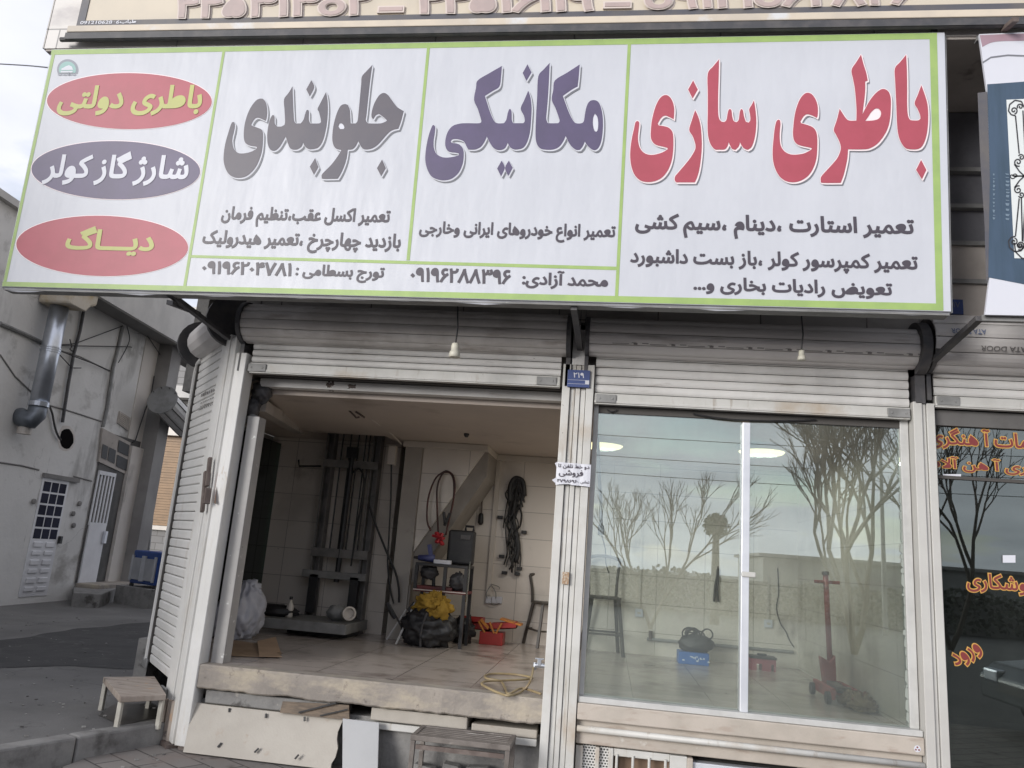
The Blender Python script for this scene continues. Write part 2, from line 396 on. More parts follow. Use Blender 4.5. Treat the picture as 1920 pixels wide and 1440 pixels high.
def smooth_loop(pts, ang=50, n=4):
    m = len(pts); out = []
    def corner(i):
        a, b, c = pts[i-1], pts[i], pts[(i+1) % m]
        u = (b[0]-a[0], b[1]-a[1]); w = (c[0]-b[0], c[1]-b[1])
        d = math.degrees(abs(math.atan2(u[0]*w[1]-u[1]*w[0], u[0]*w[0]+u[1]*w[1]))); return d > ang
    cs = [corner(i) for i in range(m)]
    for i in range(m):
        p1, p2 = pts[i], pts[(i+1) % m]; p0 = pts[i-1] if not cs[i] else p1; p3 = pts[(i+2) % m] if not cs[(i+1) % m] else p2
        for k in range(n):
            t = k/n; t2 = t*t; t3 = t2*t
            out.append(tuple(.5*(2*p1[j]+(p2[j]-p0[j])*t+(2*p0[j]-5*p1[j]+4*p2[j]-p3[j])*t2+(3*p1[j]-p0[j]-3*p2[j]+p3[j])*t3) for j in (0, 1)))
    return out
def grow_loop(l, r):
    """push a closed outline outward by r (pixels of the tracing)"""
    A = sum(l[i-1][0]*l[i][1]-l[i][0]*l[i-1][1] for i in range(len(l))); sg = 1 if A > 0 else -1; out = []
    for i in range(len(l)):
        a, b, c = l[i-1], l[i], l[(i+1) % len(l)]
        n1 = (b[1]-a[1], a[0]-b[0]); n2 = (c[1]-b[1], b[0]-c[0])
        l1 = math.hypot(*n1) or 1; l2 = math.hypot(*n2) or 1
        nx, ny = n1[0]/l1+n2[0]/l2, n1[1]/l1+n2[1]/l2; ln = math.hypot(nx, ny)
        if ln < .35: nx, ny, ln = n1[0]/l1, n1[1]/l1, 1
        k = min(2/ln, 1.6)
        out.append((b[0]+sg*r*k*nx/ln, b[1]+sg*r*k*ny/ln))
    return out
# ---------------------------------------------------------------- traced outlines of the painted headings
GLYPHS = [
 ('ink1', (400, 60), [
  [[(1430,297),(1413,420),(1395,580),(1378,740),(1372,790),(1385,815),(1405,822),(1500,822),(1545,808),(1562,795),(1530,765),(1490,737),(1462,750),(1440,785),(1424,765),(1425,720),(1445,650),(1480,585),(1510,555),(1540,548),(1570,565),(1600,605),(1650,670),(1690,698),(1713,710),(1690,800),(1665,870),(1620,880),(1580,905),(1530,960),(1480,1015),(1430,1047),(1380,1057),(1345,1050),(1320,1015),(1305,982),(1280,1030),(1250,1055),(1210,1058),(1200,1130),(1180,1200),(1150,1270),(1120,1320),(990,1322),(975,1310),(975,1285),(1000,1255),(1060,1195),(1110,1130),(1145,1075),(1150,1060),(1105,1050),(1080,1015),(1070,960),(1075,880),(1090,800),(1115,720),(1145,665),(1180,648),(1210,655),(1228,700),(1232,760),(1235,822),(1280,822),(1297,800),(1305,740),(1318,600),(1330,470),(1337,400),(1380,350)],
   [(1125,850),(1135,825),(1150,820),(1170,835),(1180,860),(1172,873),(1140,873)]],
  [[(1013,540),(1025,600),(1030,680),(1025,790),(1010,890),(985,980),(950,1035),(910,1052),(860,1054),(825,1030),(808,995),(795,1030),(760,1055),(720,1058),(690,1045),(670,1000),(652,940),(630,980),(600,1030),(570,1060),(540,1070),(510,1055),(490,1010),(484,940),(490,870),(505,800),(525,755),(540,745),(550,765),(552,820),(575,850),(610,850),(640,835),(645,800),(640,700),(636,605),(675,550),(712,490),(716,600),(722,740),(728,800),(745,822),(785,822),(810,790),(825,740),(838,705),(852,700),(860,720),(860,790),(872,822),(950,822),(968,810),(965,780),(950,720),(938,690),(970,625)]],
  [[(882,433),(908,497),(868,580),(836,515)]],
  [[(915,1135),(945,1215),(905,1285),(868,1212)]],
  [[(1518,1147),(1552,1225),(1510,1298),(1472,1225)]],
  [[(183,808),(193,830),(188,880),(172,950),(170,990),(180,1040),(205,1075),(240,1092),(300,1088),(350,1072),(385,1050),(392,1038),(380,1030),(330,1022),(295,1005),(278,975),(273,920),(280,840),(300,760),(335,680),(380,620),(415,600),(445,600),(470,630),(483,690),(482,750),(472,800),(440,785),(400,770),(370,785),(345,825),(342,840),(400,862),(430,875),(445,905),(446,970),(438,1060),(420,1130),(390,1200),(345,1260),(290,1300),(230,1312),(180,1305),(140,1280),(110,1230),(92,1160),(95,1080),(108,1000),(130,920),(155,840),(168,812)]]]),
 ('purple', (780, 60), [
  [[(1203,278),(1198,400),(1190,550),(1180,680),(1172,770),(1180,805),(1195,820),(1280,820),(1292,800),(1280,755),(1255,685),(1222,610),(1235,520),(1250,435),(1360,365),(1473,292),(1465,400),(1455,490),(1400,520),(1322,575),(1345,640),(1375,720),(1410,790),(1440,820),(1490,820),(1510,800),(1520,740),(1535,670),(1560,625),(1600,612),(1640,628),(1665,680),(1680,760),(1682,860),(1672,960),(1650,1030),(1620,1060),(1590,1060),(1555,1035),(1530,1005),(1520,985),(1500,1030),(1475,1060),(1440,1060),(1400,1030),(1370,985),(1347,935),(1325,985),(1285,1035),(1230,1058),(1160,1058),(1115,1045),(1085,1000),(1075,920),(1080,760),(1090,580),(1100,400),(1150,335)],
   [(1610,735),(1595,770),(1592,830),(1605,885),(1622,898),(1635,880),(1640,820),(1632,765)]],
  [[(1010,527),(1030,590),(1040,680),(1035,790),(1025,900),(1000,990),(965,1040),(920,1055),(880,1055),(845,1035),(825,995),(805,1040),(770,1060),(730,1060),(695,1040),(660,990),(637,940),(615,990),(580,1035),(530,1057),(470,1057),(455,1030),(430,985),(380,965),(330,965),(312,985),(325,997),(365,1003),(400,1020),(425,1060),(428,1130),(415,1200),(380,1270),(320,1320),(250,1335),(190,1325),(140,1300),(105,1245),(85,1170),(85,1090),(100,990),(120,910),(145,845),(160,837),(172,855),(168,910),(158,980),(160,1040),(180,1090),(220,1120),(270,1130),(340,1122),(385,1108),(385,1092),(350,1085),(300,1078),(275,1055),(262,1010),(268,950),(290,890),(330,845),(390,825),(450,820),(570,820),(588,800),(580,770),(555,690),(522,610),(540,500),(555,435),(660,370),(772,305),(765,400),(750,490),(690,530),(620,575),(640,640),(670,730),(700,795),(730,820),(790,820),(812,790),(825,730),(838,695),(850,692),(860,720),(862,790),(875,820),(965,820),(978,800),(970,750),(942,688),(975,610)]],
  [[(1003,290),(1040,363),(993,440),(960,368)]],
  [[(770,1157),(799,1220),(765,1300),(730,1228)]],
  [[(835,1157),(870,1222),(830,1295),(801,1225)]]]),
 ('red', (1160, 60), [
  [[(903,245),(900,400),(895,560),(895,720),(905,780),(925,805),(950,810),(970,790),(980,735),(990,700),(1003,693),(1015,705),(1022,760),(1035,800),(1060,812),(1080,790),(1090,720),(1102,692),(1118,705),(1128,760),(1145,808),(1170,815),(1185,790),(1182,740),(1175,695),(1200,650),(1217,615),(1228,680),(1238,780),(1235,880),(1220,970),(1195,1035),(1160,1060),(1125,1045),(1100,1010),(1093,990),(1080,1030),(1050,1060),(1020,1050),(1000,1015),(990,990),(980,1025),(955,1055),(900,1058),(865,1055),(830,1015),(808,950),(800,860),(802,700),(802,550),(802,375),(850,310)]],
  [[(688,703),(715,760),(735,830),(745,920),(748,1030),(740,1140),(725,1240),(705,1310),(685,1353),(520,1353),(505,1335),(508,1300),(540,1260),(600,1190),(650,1125),(685,1065),(692,1030),(685,990),(665,935),(635,880),(660,790)]],
  [[(670,435),(712,517),(665,598),(625,517)]],
  [[(165,800),(180,805),(185,830),(175,920),(175,980),(190,1040),(225,1085),(280,1105),(340,1100),(400,1080),(440,1055),(440,1043),(400,1032),(345,1018),(310,995),(290,950),(290,880),(300,790),(325,690),(355,620),(390,578),(430,567),(465,590),(490,640),(500,700),(495,785),(450,762),(415,752),(380,775),(352,825),(360,840),(420,850),(460,868),(485,905),(492,970),(490,1060),(478,1150),(450,1230),(405,1295),(345,1335),(270,1350),(200,1338),(150,1295),(120,1230),(105,1150),(105,1060),(118,960),(138,870),(150,815)]]]),
 ('red', (1440, 60), [
  [[(1243,205),(1250,350),(1252,500),(1252,650),(1258,740),(1275,785),(1300,795),(1350,795),(1372,780),(1368,745),(1345,690),(1320,640),(1350,560),(1380,478),(1410,560),(1435,650),(1442,760),(1435,880),(1415,970),(1385,1030),(1345,1053),(1290,1055),(1240,1045),(1205,1005),(1180,950),(1165,870),(1158,750),(1152,600),(1145,450),(1142,328),(1190,270)]],
  [[(1378,1150),(1425,1240),(1385,1325),(1333,1240)]],
  [[(837,203),(860,290),(885,370),(897,437),(875,445),(875,520),(868,600),(860,660),(850,740),(880,680),(920,610),(970,550),(1020,515),(1060,517),(1090,545),(1105,600),(1105,690),(1098,780),(1080,860),(1045,930),(990,1000),(930,1040),(870,1055),(720,1055),(715,1130),(700,1210),(680,1290),(655,1357),(495,1357),(475,1345),(475,1310),(500,1275),(560,1210),(620,1140),(650,1075),(655,1030),(640,980),(610,920),(592,878),(620,790),(645,690),(670,730),(705,780),(735,797),(795,797),(797,720),(792,620),(780,500),(765,420),(752,340),(795,270)],
   [(875,800),(900,765),(930,720),(965,690),(995,690),(1015,715),(1015,750),(995,780),(950,795)]],
  [[(95,788),(108,795),(112,830),(106,900),(106,970),(118,1030),(150,1075),(200,1100),(260,1103),(330,1090),(385,1060),(395,1048),(380,1040),(320,1028),(265,1010),(235,975),(225,920),(228,850),(240,750),(260,670),(290,600),(330,555),(365,547),(400,565),(430,610),(447,670),(448,740),(440,772),(395,750),(350,740),(320,760),(292,805),(298,820),(350,835),(400,855),(430,890),(443,950),(443,1050),(435,1140),(410,1220),(365,1290),(300,1335),(230,1352),(160,1340),(105,1300),(65,1230),(45,1150),(42,1060),(50,960),(60,870),(75,805)]]]),
]
# ---------------------------------------------------------------- the large shop sign
YS = 5.15
SIGN = thing('shop_sign', 'wide white shop sign with green border, red and purple Persian headings', 'sign', P(900, 575, YS))
def sp_(px, py, k=0): return P(px, py, YS-.0015*k)
def sign_flat(name, mt, loops, k):
    mb = MB()
    for i, l in enumerate(loops): mb.fill(l, lambda x, y, i=i: sp_(x, y, k+.08*(i % 7)))
    return mb.build(name, mt, SIGN)
tl, tr, br_, bl = P(97, 93, YS), P(1771, 61, YS), P(1783, 584, YS), P(4, 537, YS)
mb = MB(); mb.prism([tl, tr, br_, bl], (0, .02, 0)); mb.build('banner_face', M['banner'], SIGN)
mb = MB(); o = V((0, .02, 0)); d = .10
c = [tl+o, tr+o, br_+o, bl+o]
for i in range(4): mb.bar(c[i]+V((0, d/2, 0)), c[(i+1) % 4]+V((0, d/2, 0)), .04, d-.004, up=(0, 1, 0))
for k in range(1, 9):
    a = c[0].lerp(c[1], k/9); b = c[3].lerp(c[2], k/9); mb.bar(a+V((0, d/2, 0)), b+V((0, d/2, 0)), .03, .03, up=(0, 1, 0))
mb.build('frame', M['grey_steel'], SIGN)
# loose hem of the banner folded under the bottom edge
mb = MB(); n = 60
for k in range(n):
    a = bl.lerp(br_, k/n); b = bl.lerp(br_, (k+1)/n)
    wa = .02+.028*max(0, noise.noise(V((k*.35, 0, 0)))); wb = .02+.028*max(0, noise.noise(V(((k+1)*.35, 0, 0))))
    q = len(mb.v); mb.v += [a+V((0, .012, .006)), b+V((0, .012, .006)), b+V((0, .03, -wb)), a+V((0, .03, -wa))]; mb.f.append([q, q+1, q+2, q+3])
mb.build('hem', M['banner'], SIGN)
# border and dividers, printed
G = []
def strip(a, b, c, d): G.append([[a, b, c, d]])
strip((97, 93.5), (1757, 61.5), (1757, 73), (95, 102.5))
strip((5, 528), (1756, 569), (1769, 582.5), (4, 536.5))
strip((97, 102), (103, 102), (12, 528), (6, 528))
strip((1743, 73), (1757, 73), (1769, 582), (1755, 569.5))
strip((417, 96.5), (422, 96.5), (349, 536.4), (343.5, 536.2))
strip((800.5, 89.5), (806, 89.5), (768, 488), (762, 488))
strip((1177, 82.5), (1183, 82.5), (1159, 556), (1153, 556))
strip((357.5, 478), (1158, 500), (1157.5, 506.5), (356.5, 483))
sign_flat('border', M['green'], G, 1)
# headings: grey drop line, white rim, coloured face
face = {}; rim = []; drop = []; pr = []
for mt, og, gl in GLYPHS:
    for loops in gl:
        sm = [smooth_loop(l) for l in loops]
        tp = [[(og[0]+x/4.8, og[1]+y/4.8) for x, y in l] for l in sm]
        face.setdefault(mt, []).append(tp)
        o1 = grow_loop(tp[0], 1.1 if mt == 'red' else .6)
        (pr if mt == 'red' else rim).append([o1]); (pr if mt == 'red' else rim).append([[(x+1.6, y+2.0) for x, y in o1]])
        drop.append([[(x+4.2, y+5.0) for x, y in tp[0]]])
sign_flat('drop_line', M['shadowink'], drop, 2)
sign_flat('letter_rim', M['white_ink'], rim, 3)
sign_flat('letter_rim', M['pink_white'], pr, 3)
for mt, tps in face.items(): 
    o = sign_flat('heading', M[mt], tps, 4.5)
# counters of the closed letters show the white rim of the layer below (holes)
# ovals
def ell(cx, cy, a, b, tilt, n=72):
    t0 = math.radians(tilt)
    return [(cx+a*math.cos(t)*math.cos(t0)-b*math.sin(t)*math.sin(t0), cy+a*math.cos(t)*math.sin(t0)+b*math.sin(t)*math.cos(t0)) for t in (2*math.pi*i/n for i in range(n))]
for (cx, cy, a, b, ti, mt) in ((242.5, 189.5, 154.5, 52.5, .3, 'red'), (217, 319, 158, 54.5, .8, 'purple'), (191.5, 461, 161, 56.5, 1.2, 'red')):
    sign_flat('oval', M['pink_white'], [[ell(cx, cy, a+1.6, b+1.4, ti)]], 1)
    sign_flat('oval', M[mt], [[ell(cx, cy, a, b, ti)]], 2)
def sign_text(s, Lp, Rp, Tp, Bp, mt, k=3, bold=.02, name='lettering'):
    l, r, t, b = (P(*q, YS-.0015*k) for q in (Lp, Rp, Tp, Bp)); mb = MB()
    put_text(mb, s, (l.x, l.y, b.z), (r.x-l.x, 0, 0), (0, 0, t.z-b.z), bold)
    return mb.build(name, M[mt], SIGN)
sign_text('باطری دولتی', (106, 205), (378, 195), (352, 159), (190, 217), 'yellow', 4, .03)
sign_text('شارژ گاز کولر', (78, 340), (354, 320), (295, 284), (120, 347), 'white_ink', 4, .03)
sign_text('دیـــاگ', (122, 460), (288, 465), (180, 424), (255, 480), 'yellow', 4, .03)
B2 = .034
sign_text('تعمیر استارت ،دینام ،سیم کشی', (1190, 440), (1714, 430), (1616, 406), (1621, 453), 'ink', 2, B2)
sign_text('تعمیر کمپرسور کولر ،باز بست داشبورد', (1181, 491), (1721, 495), (1275, 467), (1586, 513), 'ink', 2, B2)
sign_text('تعویض رادیات بخاری و...', (1300, 541), (1673, 541), (1414, 521), (1636, 561), 'ink', 2, B2)
sign_text('تعمیر اکسل عقب،تنظیم فرمان', (413, 417), (731, 410), (474, 387), (672, 429), 'ink', 2, B2)
sign_text('بازدید چهارچرخ ،تعمیر هیدرولیک', (379, 452), (751, 458), (420, 431), (720, 478), 'ink', 2, B2)
sign_text('تورج بسطامی :', (553, 518), (720, 516), (610, 496), (697, 531), 'ink', 2, B2)
sign_text('۰۹۱۹۶۲۰۴۷۸۱', (378, 504), (547, 507), (395, 488.5), (544, 518.5), 'ink', 2, .03)
sign_text('تعمیر انواع خودروهای ایرانی وخارجی', (785, 441), (1154, 435), (835, 415), (1103, 456), 'ink', 2, B2)
sign_text('محمد آزادی:', (979, 524), (1140, 531), (1060, 508), (1037, 542), 'ink', 2, B2)
sign_text('۰۹۱۹۶۲۸۸۳۹۶', (769, 517), (958, 518), (788, 501), (940, 533.5), 'ink', 2, .03)
# round-topped emblem in the corner
M['teal'] = mat('emblem_teal', (.26, .45, .42), rough=.45); M['emblem_grey'] = mat('emblem_grey', (.24, .26, .30), rough=.45)
def ec(u, v): return (80+u/16, 90+v/16)
arch = [ec(750+320*math.cos(t), 650-315*math.sin(t)) for t in [math.pi*(-.13+1.26*i/30) for i in range(31)]]
sign_flat('emblem', M['emblem_grey'], [[arch]], 1)
arch2 = [ec(745+255*math.cos(t), 650-245*math.sin(t)) for t in [math.pi*(-.13+1.26*i/30) for i in range(31)]]
sign_flat('emblem', M['teal'], [[arch2]], 2)
sign_flat('emblem', M['white_ink'], [[[ec(*q) for q in ((560, 620), (700, 545), (790, 515), (880, 560), (900, 620), (920, 655), (560, 665))]], [[ec(*q) for q in ((540, 690), (900, 690), (900, 735), (540, 740))]]], 3)
sign_flat('emblem', M['emblem_grey'], [[[ec(u, 790+12*math.sin(u*.9)), ec(u+26, 780), ec(u+34, 812), ec(u+6, 822+14*math.cos(u))]] for u in range(450, 990, 46)]+[[[ec(775, 720), ec(800, 725), ec(800, 810), ec(770, 810)]]], 3)
# steel struts that hold the sign off the wall
for (a, b) in (((1836, 597, 5.2), (1737, 688, 5.98)), ((1076, 577, 5.2), (1088, 655, 6.0)), ((318, 551, 5.2), (428, 634, 6.05)), ((318, 567, 5.2), (372, 588, 6.3))):
    MB().bar(P(*a), P(*b), .045, .035).build('strut', M['dark_steel'], SIGN)
# ---------------------------------------------------------------- ground, pavement, roads
M['asphalt'] = mat('asphalt', (.165, .161, .155), (.12, .117, .113), s=.8, rough=.9, bump=.45, bs=70, crack=((.03, .03, .03), .55, .012), layers=(((.15, .145, .135), 2.2, .55, .75, None), ((.045, .043, .042), 7, .66, .72, None), ((.42, .41, .39), 17, .765, .78, None)))
M['asphalt_dark'] = mat('asphalt_patch', (.050, .049, .049), (.038, .037, .037), s=3, rough=.85, bump=.45, bs=70, crack=((.09, .088, .085), .9, .02), layers=(((.09, .088, .085), 5, .62, .72, None), ((.14, .135, .13), 14, .70, .74, None)))
M['street'] = mat('street_asphalt', (.105, .102, .099), (.09, .088, .086), s=.5, rough=.9, bump=.3, bs=50)
M['paver'] = brickmat('pavers', 'xy', .40, .20, (.23, .21, .195), (.185, .172, .162), (.065, .06, .055), msize=.008, rough=.85, rot=.55,
    vein=((.215, .175, .155), 1.4, .55, .72), layers=(((.08, .07, .06), 5, .58, .72, None),))
M['kerb'] = mat('kerb_concrete', (.24, .235, .225), (.17, .165, .16), s=4, rough=.9, bump=.3, layers=(((.07, .065, .06), 3, .52, .66, None),))
def struct(name, mb, m, **k): o = mb.build(name, m, None, **k); o['kind'] = 'structure'; return o
struct('ground', MB().box(-400, 400, -500, 600, -.6, -.06), M['street'])
struct('pavement', MB().box(-3.62, 30, 1.2, 6.8, -.4, 0), M['paver'])
struct('alley_road', MB().prism([(-60, -3, -.3), (-7.4, -3, -.3), (-3.98, 4.86, -.3), (-3.44, 6.2, -.3), (-3.44, 60, -.3), (-60, 60, -.3)], (0, 0, .42)), M['asphalt'])
pz = lambda x, y, z=.124: PZ(x, y, z)
def ragged(pts, amp, n=14, z=.1245):
    out = []
    for i in range(len(pts)):
        a, b = V(pts[i]), V(pts[(i+1) % len(pts)]); d = (b-a); nn = V((-d.y, d.x, 0)).normalized()
        for k in range(n):
            p = a.lerp(b, k/n); out.append(p+nn*amp*noise.noise(p*1.7))
    return [(p.x, p.y, z) for p in out]
struct('asphalt_patch', MB().flat([ragged([pz(-160, 1230), pz(0, 1200), pz(150, 1178), pz(330, 1163), pz(300, 1258), pz(140, 1247), pz(0, 1250), pz(-160, 1290)], .12)]), M['asphalt_dark'])
M['wet'] = mat('wet_stain', (.035, .033, .03), (.06, .055, .05), s=6, rough=.35)
struct('wet_patch', MB().flat([ragged([pz(185, 1340), pz(215, 1322), pz(290, 1318), pz(300, 1345), pz(262, 1352), pz(230, 1362)], .08, 10)]), M['wet'])
kb = MB(); pts = [V((-7.2, -2.9, 0)), V((-5.0, 2.45, 0)), V((-4.0, 4.82, 0)), V((-3.44, 6.14, 0))]
for a, b in zip(pts, pts[1:]):
    n = max(2, int((b-a).length/.8))
    for k in range(n):
        p, q = a.lerp(b, k/n), a.lerp(b, (k+.985)/n); kb.bar(p+V((0, 0, .02)), q+V((0, 0, .02)), .14, .27)
struct('kerb', kb, M['kerb'], bevel=.018)
# crumbs of plaster and litter on the road
# ---------------------------------------------------------------- the shop building
M['stone'] = brickmat('facade_stone', 'xz', .82, .30, (.42, .395, .365), (.36, .34, .32), (.12, .11, .10), msize=.006, offset=.4, rough=.6,
    vein=((.27, .25, .235), 1.8, .52, .68, (1, 1, 2.4)), layers=(((.34, .22, .15), 3, .70, .8, (1, 1, .5)),))
M['marble'] = brickmat('upper_cladding', 'xz', 1.1, .52, (.74, .71, .67), (.68, .65, .61), (.3, .29, .28), msize=.007, offset=.5, rough=.5,
    vein=((.50, .47, .455), 1.3, .54, .68, (1, 1, 1.8)))
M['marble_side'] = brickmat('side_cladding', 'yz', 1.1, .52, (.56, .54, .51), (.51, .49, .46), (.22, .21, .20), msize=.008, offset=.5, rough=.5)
M['soffit'] = mat('soffit_plaster', (.46, .42, .385), (.38, .345, .315), s=2.5, rough=.8, layers=(((.12, .10, .09), 3, .58, .7, None),))
M['concrete'] = mat('rough_concrete', (.33, .295, .255), (.25, .225, .20), s=3.2, rough=.85, bump=.5, bs=45,
    layers=(((.41, .36, .285), 4.5, .50, .66, (.6, 1, 1.6)), ((.13, .11, .10), 9, .62, .72, None), ((.55, .53, .50), 12, .70, .76, None)))
M['grey_conc'] = mat('grey_render', (.24, .235, .225), (.18, .175, .17), s=6, rough=.9, bump=.6, bs=35, layers=(((.09, .085, .08), 5, .58, .66, None), ((.38, .36, .32), 8, .66, .72, None)))
M['cream'] = mat('cream_stone', (.42, .39, .34), (.37, .34, .295), s=2.5, rough=.55, bump=.12, layers=(((.33, .26, .20), 7, .60, .74, None), ((.10, .08, .07), 34, .70, .76, None)))
M['sill'] = mat('sill_stone', (.47, .42, .365), (.40, .36, .31), s=3, rough=.6, bump=.15, layers=(((.38, .32, .27), 8, .56, .66, (.5, 1, 2)), ((.66, .64, .60), 6, .66, .76, None)))
M['tile'] = brickmat('beige_wall_tile', 'xz', .56, .325, (.68, .625, .56), (.64, .585, .525), (.33, .295, .265), msize=.004, offset=0, rough=.28, bump=.15,
    vein=((.53, .485, .43), 1.1, .52, .66), layers=(((.24, .20, .175), 2.6, .62, .80, (1, 1, .6)), ((.10, .09, .08), 30, .735, .76, None)), shift=(.1, .1))
M['tile_yz'] = brickmat('beige_side_tile', 'yz', .56, .325, (.70, .65, .58), (.66, .61, .54), (.36, .32, .28), msize=.004, offset=0, rough=.28, bump=.15, vein=((.44, .40, .34), 1.1, .52, .66))
M['floor'] = brickmat('shop_floor_tile', 'xy', .62, .62, (.50, .445, .40), (.46, .41, .37), (.19, .16, .14), msize=.005, offset=0, rough=.22, bump=.1,
    vein=((.27, .225, .195), 2.5, .50, .68), layers=(((.12, .10, .09), 1.5, .58, .76, None), ((.07, .06, .055), 2.3, .67, .72, None), ((.46, .41, .36), 4, .62, .74, None)))
M['ceil'] = mat('ceiling_plaster', (.54, .475, .42), (.49, .43, .385), s=1.2, rough=.8, layers=(((.32, .27, .23), 1.1, .60, .74, None),))
M['grey_dark_wall'] = mat('stair_paint_and_shade', (.30, .275, .25), (.25, .23, .21), s=3, rough=.7)
FL = .627; CE = 2.87; XR = 2.2; XL = -4.25; YB = 9.6
BLD = thing('shop_building', 'two storey stone clad corner building whose ground floor holds the open repair shop', 'building', (-1, 7, 0))
def bp(name, mb, m, **k): return mb.build(name, m, BLD, **k)
# upper storey over the pavement
UF = 5.19; US = 5.535
bp('upper_storey', MB().box(-4.96, 16, UF, 18, US, 11), M['marble'])
bp('upper_side_wall', MB().box(-4.975, -4.963, UF-.004, 18, US+.002, 11), M['marble_side'])
bp('soffit', MB().box(-4.95, 15.9, UF+.01, 18, US-.02, US-.002), M['soffit'])
# ground floor front wall above the shutters
bp('front_wall', MB().box(-3.3, 16, 6.16, 6.45, 3.02, US-.02), M['stone'])
ch0, ch1 = V((-3.24, 6.0, 0)), V((-4.25, 7.14, 0)); cd = (ch1-ch0).normalized(); cn = V((-cd.y, cd.x, 0))
if cn.dot(V((1, -2, 0))) < 0: cn = -cn
def CH(s, off, z): p = ch0+cd*s+cn*off; return V((p.x, p.y, z))
def chbox(mb, s0, s1, o0, o1, z0, z1): return mb.hexa([CH(s0, o0, z0), CH(s1, o0, z0), CH(s1, o1, z0), CH(s0, o1, z0), CH(s0, o0, z1), CH(s1, o0, z1), CH(s1, o1, z1), CH(s0, o1, z1)])
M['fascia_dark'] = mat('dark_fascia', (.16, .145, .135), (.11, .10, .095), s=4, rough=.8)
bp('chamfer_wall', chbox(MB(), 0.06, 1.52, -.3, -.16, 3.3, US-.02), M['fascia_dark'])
bp('side_wall', MB().box(-4.4, XL-.02, 7.2, 18, 3.02, US-.02).box(-4.4, XL-.02, YB+.1, 18, 0, 3.02).box(-4.4, XL-.02, 7.2, YB+.1, 0, .6), M['grey_conc'])
# shop floor, plinth, interior shell
bp('floor', MB().prism([(-3.16, 6.12, FL-.12), (2.3, 6.12, FL-.12), (2.3, YB, FL-.12), (XL, YB, FL-.12), (XL, 7.22, FL-.12)], (0, 0, .12)), M['floor'])
mb = MB(); n = 90   # worn, slightly uneven front edge of the floor slab
for k in range(n+1):
    xa = -3.115+2.685*k/n; ya = 5.985+.012*noise.noise(V((xa*3, 1, 0)))+.006*noise.noise(V((xa*14, 1, 0)))
    za = .452+.014*noise.noise(V((xa*4, 5, 0)))+.008*noise.noise(V((xa*17, 5, 0))); ta = FL+.002
    c_ = .010+.012*max(0, noise.noise(V((xa*7, 3, 0))))
    mb.v += [V(p) for p in ((xa, 6.13, za), (xa, ya+.012, za), (xa, ya, za+.012), (xa, ya, ta-c_), (xa, ya+c_, ta), (xa, 6.13, ta))]
for k in range(n):
    for i in range(6): i2 = (i+1) % 6; mb.f.append([k*6+i, k*6+i2, (k+1)*6+i2, (k+1)*6+i])
mb.f += [list(range(6)), list(range(n*6, n*6+6))[::-1]]
bp('slab_edge', mb, M['concrete'])
bp('plinth', MB().box(-3.2, -.44, 6.10, 6.6, -.2, .36).box(-.44, 2.3, 6.14, 6.6, -.2, .30), M['grey_conc'])
bp('step_course', MB().box(-3.05, -1.95, 6.02, 6.3, .345, .44), M['grey_conc'], bevel=.01)
bp('step_course', MB().box(-1.72, -.98, 6.03, 6.3, .35, .44).box(-.95, -.46, 6.05, 6.3, .34, .40), M['cream'], bevel=.008)
bp('step_course', MB().box(-1.85, -.46, 6.055, 6.3, .285, .335), M['white_paint'], bevel=.006)
bp('back_wall', MB().box(XL, XR, YB, YB+.15, FL-.1, CE), M['tile'])
bp('right_wall', MB().box(XR, XR+.12, 6.2, YB, FL-.1, CE), M['tile_yz'])
hx0, hx1, hy0, hy1 = -3.75, -2.62, 8.55, 9.12
bp('ceiling', MB().prism([(-3.2, 6.36, CE), (XR, 6.36, CE), (XR, hy0, CE), (XL, hy0, CE), (XL, 7.32, CE)], (0, 0, .12)).box(XL, hx0, hy0, YB, CE, CE+.12).box(hx1, XR, hy0, YB, CE, CE+.12).box(hx0, hx1, hy1, YB, CE, CE+.12), M['ceil'])
bp('lift_shaft', MB().box(hx0-.06, hx0, hy0, hy1, CE+.12, 4.6).box(hx1, hx1+.06, hy0, hy1, CE+.12, 4.6).box(hx0, hx1, hy1, hy1+.05, CE+.12, 4.6).box(hx0, hx1, hy0-.05, hy0, CE+.12, 4.6).box(hx0, hx1, hy0, hy1, 4.6, 4.65), M['soffit'])
# closed room behind the shop so that no sky leaks in
bp('rear_wall', MB().box(XL-.1, 16, YB+.3, YB+.5, 0, US-.02), M['grey_conc'])
# lift bay wall, pilaster, stair mass
LW = 9.12
bp('lift_bay_wall', MB().box(XL, -2.58, LW, YB-.01, FL-.05, CE-.005), M['tile'])
pa, pb_ = P(724, 1195, 8.8), P(757, 1195, 8.8)
M['pil'] = mat('pilaster_paint', (.40, .37, .335), (.35, .32, .29), s=2.5, rough=.6, layers=(((.2, .17, .15), 3, .6, .75, None),))
bp('pilaster', MB().box(pa.x, pb_.x, 8.78, YB-.012, FL-.05, CE-.006), M['pil'])
s0, s1, s2 = P(757, 1034, 8.82), P(772, 843, 8.82), P(915, 846, 8.82)
x0 = pb_.x+.003
bp('stair_side', MB().prism([(x0, 8.82, s0.z), (x0, 8.82, CE-.008), (s2.x, 8.82, CE-.008)], (0, .04, 0)), M['tile'])
bp('stair_underside_and_shade', MB().prism([(x0, 8.862, s0.z-.36), (x0, 8.862, CE-.01), (s2.x, 8.862, CE-.01), (s2.x, 8.862, CE-.36)], (0, YB-8.875, 0)), M['grey_dark_wall'])  # grey underside, made deeper so it also paints in shade on the wall behind
bp('recess_side', MB().box(pb_.x+.002, pb_.x+.02, 8.80, YB-.014, FL-.05, s0.z-.36), M['grey_dark_wall'])
